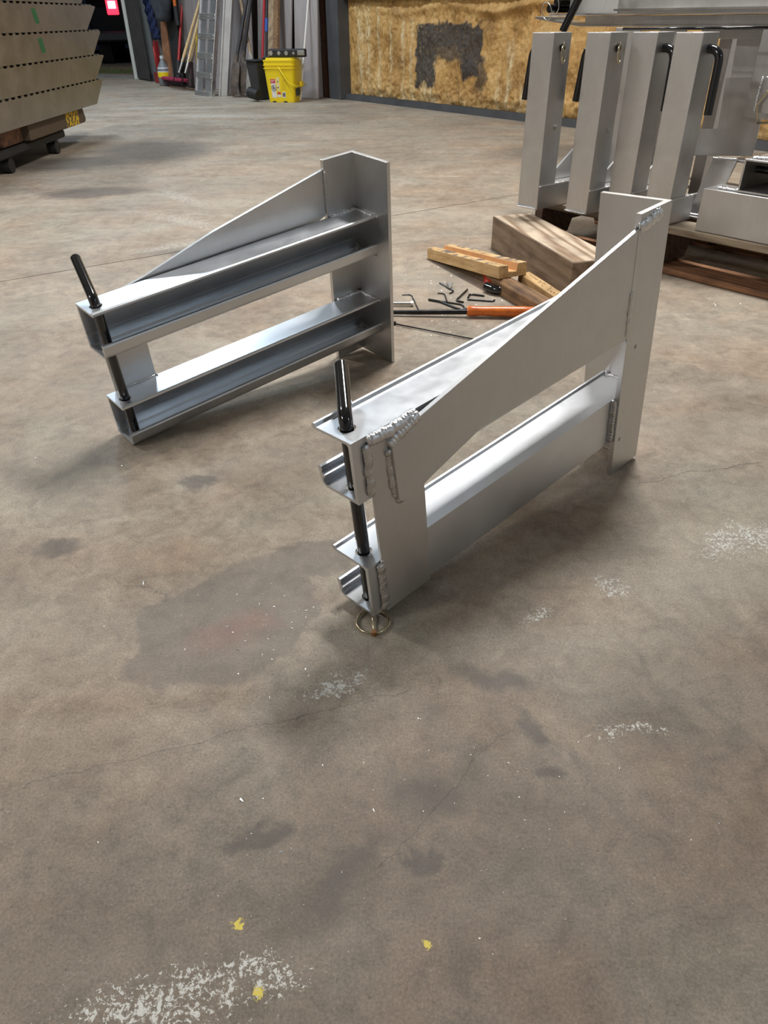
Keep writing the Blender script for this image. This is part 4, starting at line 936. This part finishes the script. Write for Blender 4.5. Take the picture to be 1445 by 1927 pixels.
# push broom
root = empty('push_broom', wall_pt(-2.9, 0.80), WROT, 'push broom with a red handle and magenta topped bristles on the floor', 'broom')
MB().box(-0.42, 0.30, -0.06, 0.03, 0.075, 0.115).build('broom_block', simple('magenta_paint', (0.42, 0.03, 0.09), 0.6, 0, 0.4, 20), root, bevel=0.015, seg=2)
m = MB(); rnd = random.Random(9)
for i in range(900):
    x, y = rnd.uniform(-0.40, 0.28), rnd.uniform(-0.05, 0.02)
    m.add([(x, y, 0.08), (x + 0.004, y, 0.08), (x * 0.9 + rnd.uniform(-0.01, 0.01), y + rnd.uniform(-0.02, 0.01), 0.002)], [(0, 1, 2)])
tag(m.build('bristles', simple('dark_bristle', (0.05, 0.02, 0.03), 0.8), root), kind='stuff')
rodmesh_loc = Vector(root.location)
def wloc(root, P):
    return Matrix.Rotation(-root.rotation_euler[2], 3, 'Z') @ (Vector(P) - Vector(root.location))
a, b = wall_pt(-2.916, 0.75, 0.27), ext(wall_pt(-2.916, 0.75, 0.29), wall_pt(-3.086, 0.5, 0.947), 0.99)
MB().tube([wloc(root, a), wloc(root, b)], 0.017, 12).build('handle', RED_D if False else simple('red_handle', (0.45, 0.02, 0.02), 0.4, 0, 0.2), root, smooth=True, auto=40)
MB().tube([wloc(root, wall_pt(-2.89, 0.79, 0.11)), wloc(root, a + (b - a).normalized() * 0.03)], 0.030, 12).build('socket', DARK, root, smooth=True, auto=40)

# brown board, dark sheet, jug, jack, rope, bag, orange tool
def slabpoly(name, label, cat, pts, th, mat, group=None):
    """a thin leaning sheet given by its corners in wall coordinates"""
    P = [wall_pt(*q) for q in pts]; o0 = Vector((P[0].x, P[0].y, 0))
    n = (P[1] - P[0]).cross(P[-1] - P[0]).normalized() * th
    k = len(P); m = MB(); m.add([p - o0 for p in P] + [p - o0 + n for p in P], [tuple(range(k))[::-1], tuple(range(k, 2 * k))] + [(i, (i + 1) % k, k + (i + 1) % k, k + i) for i in range(k)])
    o = m.build(name, mat, bevel=0.002); o.location = o0; return tag(o, label, cat, group)
slabpoly('brown_board', 'narrow orange brown board leaning by the doorway', 'board', [(-3.40, 0.78, 0.005), (-3.20, 0.77, 0.005), (-3.50, 0.58, 0.86), (-3.68, 0.59, 0.86)], -0.03, W_BOARD)
slabpoly('dark_sheet', 'dark sheet leaning right behind the brown board', 'sheet', [(-3.22, 0.72, 0.005), (-2.98, 0.72, 0.005), (-3.12, 0.585, 0.95), (-3.45, 0.60, 0.95)], -0.01, HOLE)
jg = empty('plastic_jug', wall_pt(-3.40, 0.77), WROT, 'small pale jug with a yellow label standing before the brown board', 'jug')
m = MB(); prof = [(0.0, 0.075), (0.01, 0.085), (0.19, 0.085), (0.24, 0.06), (0.29, 0.028), (0.31, 0.024)]
m.tube([(0, 0, z) for z, r in prof], 1.0, 16, rf=lambda t, i: prof[i][1]); m.build('jug_body', simple('dark_liquid_plastic', (0.22, 0.23, 0.24), 0.4, 0, 0.3), jg, smooth=True, auto=50)
MB().cyl((0, 0, 0.31), (0, 0, 0.345), 0.028, 14).build('cap', simple('pale_cap', (0.6, 0.62, 0.63), 0.5), jg, smooth=True, auto=50)
m = MB(); m.tube([(0, 0, 0.10), (0, 0, 0.16)], 0.0865, 16, caps=False); m.build('paper_label', YEL, jg, smooth=True)
m = MB(); m.tube([(0, 0, 0.16), (0, 0, 0.215)], 0.0866, 16, caps=False, rf=lambda t, i: 1.0 if i == 0 else 0.9); m.build('upper_wrap', simple('white_plastic', (0.65, 0.67, 0.68), 0.5), jg, smooth=True)
rj = empty('red_jack', wall_pt(-3.93, 0.62), WROT, 'tall narrow red jack standing beside the corrugated door panel', 'jack')
MB().box(-0.07, 0.07, -0.07, 0.07, 0, 0.13).build('base', RED_D, rj, bevel=0.01); MB().box(-0.03, 0.03, -0.03, 0.03, 0.13, 0.50).build('column', RED_D, rj, bevel=0.006)
MB().cyl((0, -0.035, 0.14), (0, -0.035, 0.44), 0.010, 10).build('screw', RED, rj, smooth=True)
# blue rope hank
BLUE = simple('blue_rope', (0.010, 0.022, 0.09), 0.8, 0, 0.5, 40)
root = empty('blue_rope', wall_pt(-4.25, 0.46, 0.5), WROT, 'hank of thick blue rope hanging on the wall beside the door', 'rope')
for k in range(4):
    m = MB(); pth = []
    for i in range(60):
        t = i / 59; z = 0.62 - t * 0.60; cx = -0.16 + 0.055 * k + 0.16 * t * t
        pth.append((cx + 0.006 * math.sin(t * 34 + k), -0.03 + 0.012 * math.cos(t * 34 + k), z))
    m.tube(pth, 0.024, 8, rf=lambda t, i: 1 + 0.12 * math.sin(i * 1.9)); m.build('strand', BLUE, root, smooth=True)
# dark bag
root = empty('work_bag', wall_pt(-3.31, 0.71, 0.72), WROT, 'dark grey bag hanging above the brown board', 'bag')
m = MB(); vs = []; nr, nc = 9, 16
for i in range(nr):
    t = i / (nr - 1); wd_ = 0.10 + 0.20 * min(1, t * 2.2) ; z = t * 0.50
    for j in range(nc):
        a = 2 * PI * j / nc; vs.append((math.cos(a) * wd_ * (1 + 0.08 * math.sin(3 * a + i)) + 0.05 - 0.05 * t, math.sin(a) * 0.09, z))
fs = [(i * nc + j, i * nc + (j + 1) % nc, (i + 1) * nc + (j + 1) % nc, (i + 1) * nc + j) for i in range(nr - 1) for j in range(nc)] + [tuple(range(nc))[::-1], tuple((nr - 1) * nc + j for j in range(nc))]
m.add(vs, fs); m.build('bag_body', simple('dark_canvas', (0.05, 0.06, 0.075), 0.8, 0, 0.5, 12, 0.3, 30), root, smooth=True)
root = empty('orange_tool', wall_pt(-3.02, 0.64, 0.70), WROT, 'orange shafted tool with a black sleeve hanging beside the bag', 'hand tool')
MB().cyl((0, 0, 0.17), (-0.03, 0.02, 0.6), 0.022, 12).build('shaft', ORANGE, root, smooth=True, auto=40); MB().cyl((0.02, 0, -0.02), (0, 0, 0.18), 0.030, 12).build('sleeve', DARK, root, smooth=True, auto=40)

# leaning grey sheets
slabpoly('grey_sheet', 'grey sheet leaning on the wall right of the yellow bucket', 'sheet', [(-0.56, 0.40, 0.003), (-0.20, 0.33, 0.003), (-0.235, 0.20, 1.7), (-0.60, 0.26, 1.7)], -0.02, PANELM)
slabpoly('grey_sheet', 'grey sheet leaning behind the bucket and the poles', 'sheet', [(-1.25, 0.50, 0.003), (-0.58, 0.46, 0.003), (-0.58, 0.24, 2.0), (-1.25, 0.29, 2.0)], -0.02, PANELM)
slabpoly('grey_sheet', 'grey sheet leaning behind the shovels and ramps', 'sheet', [(-2.45, 0.60, 0.003), (-1.28, 0.55, 0.003), (-1.28, 0.40, 2.2), (-2.45, 0.45, 2.2)], -0.02, PANELM)
slabpoly('grey_sheet', 'grey sheet leaning behind the rakes and the red broom', 'sheet', [(-3.40, 0.60, 0.003), (-2.47, 0.58, 0.003), (-2.47, 0.42, 2.0), (-3.40, 0.46, 2.0)], -0.012, simple('grey_sheet_dark', (0.27, 0.235, 0.225), 0.8, 0, 0.3, 4, scale=(4, 4, 0.8)))
# poles behind the bucket
for nm, lab, cat, b0, t0, r, mt in (('red_pole', 'red pole leaning behind the yellow bucket', 'pole', (-0.96, 0.62, 0.003), (-1.04, 0.43, 0.915), 0.014, simple('red_pole_paint', (0.5, 0.02, 0.03), 0.4)),
                                   ('white_stick', 'thin white stick leaning on the grey sheet right of the bucket', 'stick', (-0.196, 0.556, 0.003), (-0.330, 0.30, 0.896), 0.011, simple('white_paint', (0.75, 0.72, 0.68), 0.5))):
    A_ = wall_pt(*b0); m = MB(); m.tube([Vector((0, 0, 0.002)), ext(A_, wall_pt(*t0), 1.0 if nm != 'white_stick' else 1.1) - A_], r, 10)
    o = tag(m.build(nm, mt, smooth=True, auto=40), lab, cat); o.location = A_
root = empty('black_pole', wall_pt(-0.86, 0.62), (0, 0, 0), 'black pole with a blue band leaning behind the yellow bucket', 'pole')
A_, T_ = wall_pt(-0.86, 0.62, 0.005), wall_pt(-0.98, 0.43, 0.913)
rodmesh(root, 'shaft', A_, ext(A_, T_, 1.05), 0.016, BLKH); rodmesh(root, 'blue_band', ext(A_, T_, 0.62), ext(A_, T_, 0.74), 0.0185, simple('blue_tape', (0.03, 0.12, 0.45), 0.5))
for lab, s0, s1, mt in (('pale split timber leaning behind the bucket lid, left of two', -0.74, -0.64, W_OLD), ('brown timber leaning behind the bucket lid, right of two', -0.63, -0.55, W_BROWN)):
    slabpoly('leaning_timber', lab, 'timber', [(s0, 0.66, 0.003), (s1, 0.65, 0.003), (s1 - 0.15, 0.43, 1.1), (s0 - 0.15, 0.44, 1.1)], -0.03, mt)
# black bin and pipe between shovels and bucket
root = empty('black_bin', wall_pt(-0.74, 0.74), WROT, 'black bin standing behind the yellow bucket', 'bin')
m = MB(); m.add([(0.0, -0.10, 0), (0.16, -0.10, 0), (0.16, 0.10, 0), (0.0, 0.10, 0), (-0.04, -0.13, 0.36), (0.2, -0.13, 0.36), (0.2, 0.12, 0.36), (-0.04, 0.12, 0.36)], [(0, 3, 2, 1), (4, 5, 6, 7), (0, 1, 5, 4), (1, 2, 6, 5), (2, 3, 7, 6), (3, 0, 4, 7)]); m.build('bin_body', simple('black_plastic', (0.035, 0.033, 0.035), 0.6, 0, 0.3), root, bevel=0.01)
MB().box(-0.055, 0.215, -0.145, 0.135, 0.3605, 0.375).build('rim', DARK, root, bevel=0.004)
root = empty('pipe_offcut', wall_pt(-0.49, 0.95), WROT, 'dark ribbed pipe offcut on the floor left of the bucket', 'pipe')
m = MB(); m.tube([Vector((-0.07, -0.02, 0.085)).lerp(Vector((0.06, 0.02, 0.062)), i / 16) for i in range(17)], 0.055, 18, rf=lambda t, i: 1.0 if i % 2 else 0.93); m.build('pipe', DARK, root, smooth=True, auto=30)

# ---- yellow bucket
bk = empty('yellow_bucket', (-1.185, 8.84, 0), WROT + R(40), 'yellow square plastic bucket with printed labels standing by the wall', 'bucket')
def rrect(w, d, r, n=5):
    out = []
    for cx, cy, a0 in ((w / 2 - r, d / 2 - r, 0), (-w / 2 + r, d / 2 - r, 90), (-w / 2 + r, -d / 2 + r, 180), (w / 2 - r, -d / 2 + r, 270)):
        for i in range(n + 1): a = R(a0 + 90 * i / n); out.append((cx + r * math.cos(a), cy + r * math.sin(a)))
    return out
def loft(m, secs, cx=0.155, cy=0.125):
    k = len(secs[0][1]); vs = []
    for z, poly in secs: vs += [(x + cx, y + cy, z) for x, y in poly]
    fs = [(i * k + j, i * k + (j + 1) % k, (i + 1) * k + (j + 1) % k, (i + 1) * k + j) for i in range(len(secs) - 1) for j in range(k)]
    fs += [tuple(range(k))[::-1], tuple((len(secs) - 1) * k + j for j in range(k))]
    m.add(vs, fs)
m = MB(); loft(m, [(0.001, rrect(0.285, 0.23, 0.03)), (0.02, rrect(0.29, 0.235, 0.03)), (0.305, rrect(0.335, 0.275, 0.035)), (0.306, rrect(0.355, 0.295, 0.04)), (0.311, rrect(0.355, 0.295, 0.04)), (0.312, rrect(0.337, 0.277, 0.035)), (0.335, rrect(0.339, 0.279, 0.035)), (0.336, rrect(0.357, 0.297, 0.04)), (0.341, rrect(0.357, 0.297, 0.04)), (0.342, rrect(0.340, 0.280, 0.035)), (0.372, rrect(0.342, 0.282, 0.035))])
m.build('bucket_body', YEL, bk, smooth=True, auto=35)
m = MB(); loft(m, [(0.3725, rrect(0.352, 0.292, 0.04)), (0.384, rrect(0.352, 0.292, 0.04)), (0.385, rrect(0.31, 0.25, 0.04)), (0.402, rrect(0.305, 0.245, 0.04))]); m.build('lid', YEL, bk, smooth=True, auto=35)
m = MB(); m.tube(bend([(0.16, -0.030, 0.325), (0.26, -0.045, 0.19), (0.345, -0.035, 0.15), (0.352, 0.12, 0.15), (0.345, 0.27, 0.15)], 0.05, 6), 0.0065, 8); m.build('bail_handle', YEL, bk, smooth=True)
MB().box(0.338, 0.362, 0.09, 0.17, 0.14, 0.19).build('hand_grip', YEL, bk, bevel=0.006)
def slope_y(z): return 0.125 - (0.235 + (0.275 - 0.235) * (z - 0.02) / 0.285) / 2
def decal(name, x0, x1, z0, z1, mat, lift=0.0012, parent=bk):
    y0, y1 = slope_y(z0) - lift, slope_y(z1) - lift
    m = MB(); m.add([(x0, y0, z0), (x1, y0, z0), (x1, y1, z1), (x0, y1, z1), (x0, y0 + 0.001, z0), (x1, y0 + 0.001, z0), (x1, y1 + 0.001, z1), (x0, y1 + 0.001, z1)], [(0, 1, 2, 3), (7, 6, 5, 4), (0, 4, 5, 1), (1, 5, 6, 2), (2, 6, 7, 3), (3, 7, 4, 0)])
    return m.build(name, mat, parent)
WHT = simple('label_white', (0.75, 0.74, 0.70), 0.5, 0, 0.03); LRED = simple('label_red', (0.60, 0.03, 0.05), 0.5); LGRY = simple('label_ink', (0.12, 0.12, 0.12), 0.5)
LYEL = simple('label_pale_yellow', (0.80, 0.68, 0.25), 0.5)
lb = decal('warning_label', 0.055, 0.108, 0.045, 0.215, WHT)
decal('red_panel', 0.052, 0.104, 0.178, 0.215, LRED, 0.0026, lb)
for k in range(2): decal('print_line', 0.059, 0.097 - 0.01 * k, 0.202 - 0.012 * k, 0.2065 - 0.012 * k, WHT, 0.0036, lb)
m = MB(); cz = 0.135; yc = slope_y(cz) - 0.0030; m.torus((0.083, yc, cz), (0, 1, 0), 0.026, 0.0022, 28, 6); m.build('prohibition_ring', LGRY, lb, smooth=True)
m = MB(); m.tube([(0.083 + 0.018, yc, cz - 0.018), (0.083 - 0.018, yc, cz + 0.018)], 0.0020, 6); m.build('prohibition_bar', LGRY, lb)
m = MB(); m.prism([(-0.014, -0.010), (-0.004, -0.012), (0.004, -0.003), (0.014, -0.006), (0.012, 0.004), (0.003, 0.008), (-0.002, 0.016), (-0.010, 0.016), (-0.012, 0.006)], lambda p, q, h: (0.083 + p, yc + h, cz + q), -0.001, 0.001); m.build('child_pictogram', LGRY, lb)
for k in range(6): decal('pictogram', 0.122 + 0.002 * (k % 2), 0.142 - 0.003 * (k % 3), 0.205 - k * 0.018, 0.214 - k * 0.018, (WHT, LGRY, LYEL)[k % 3], 0.0024, lb)
decal('info_panel', 0.118, 0.150, 0.105, 0.232, LYEL, 0.0011, lb)
l2 = decal('red_sticker', 0.118, 0.155, 0.050, 0.095, WHT); decal('red_panel', 0.118, 0.155, 0.076, 0.095, LRED, 0.0026, l2)
l3 = decal('barcode_label', 0.170, 0.208, 0.045, 0.098, WHT)
for k in range(9): decal('barcode_stripe', 0.175 + k * 0.0033, 0.1765 + k * 0.0033 + 0.0006 * (k % 3), 0.055, 0.090, LGRY, 0.0026, l3)
for k in range(7): decal('print_line', 0.175, 0.225 - 0.008 * (k % 3), 0.205 - k * 0.014, 0.208 - k * 0.014, simple('faint_print', (0.55, 0.38, 0.02), 0.5) if k == 0 else bpy.data.materials['faint_print'], 0.0012, l3)
MB().box(0.3105, 0.3135, 0.04, 0.17, 0.06, 0.13).build('side_label', simple('green_label', (0.08, 0.10, 0.07), 0.6, 0, 0.4, 40), bk)
m = MB()
for x in (0.075, 0.20):
    pts = [(x + 0.022 * math.cos(R(a)), 0.001 + 0.018 * math.sin(R(a))) for a in range(0, 181, 30)]; m.prism(pts, lambda p, q, h: (p, h, q), 0.0085, 0.0125)
m.build('base_notch', HOLE, bk)
# black items on the lid
tl = empty('tool_belt', (-1.185 + 0.05, 8.84 + 0.10, 0.4045), WROT + R(40), 'black belt of metal studs lying on the bucket lid', 'tool belt')
MB().box(0.0, 0.40, -0.04, 0.035, 0.001, 0.075).build('belt', simple('black_leather', (0.018, 0.018, 0.02), 0.45, 0, 0.3, 20, 0.3, 60), tl, bevel=0.012, seg=2)
for x, r in ((0.03, 0.022), (0.12, 0.018), (0.20, 0.020), (0.28, 0.014)):
    m = MB(); m.cyl((x, -0.048, 0.038), (x, -0.040, 0.038), r, 16); m.build('stud', ZINC_S, tl, smooth=True, auto=40)
MB().box(0.32, 0.40, -0.047, -0.040, 0.018, 0.060).build('buckle', ZINC_S, tl, bevel=0.004)
MB().box(-0.075, 0.0, -0.04, 0.03, 0.0, 0.022, Matrix.Translation((0, 0, -0.017))).build('strap_end', DARK, tl, bevel=0.006)
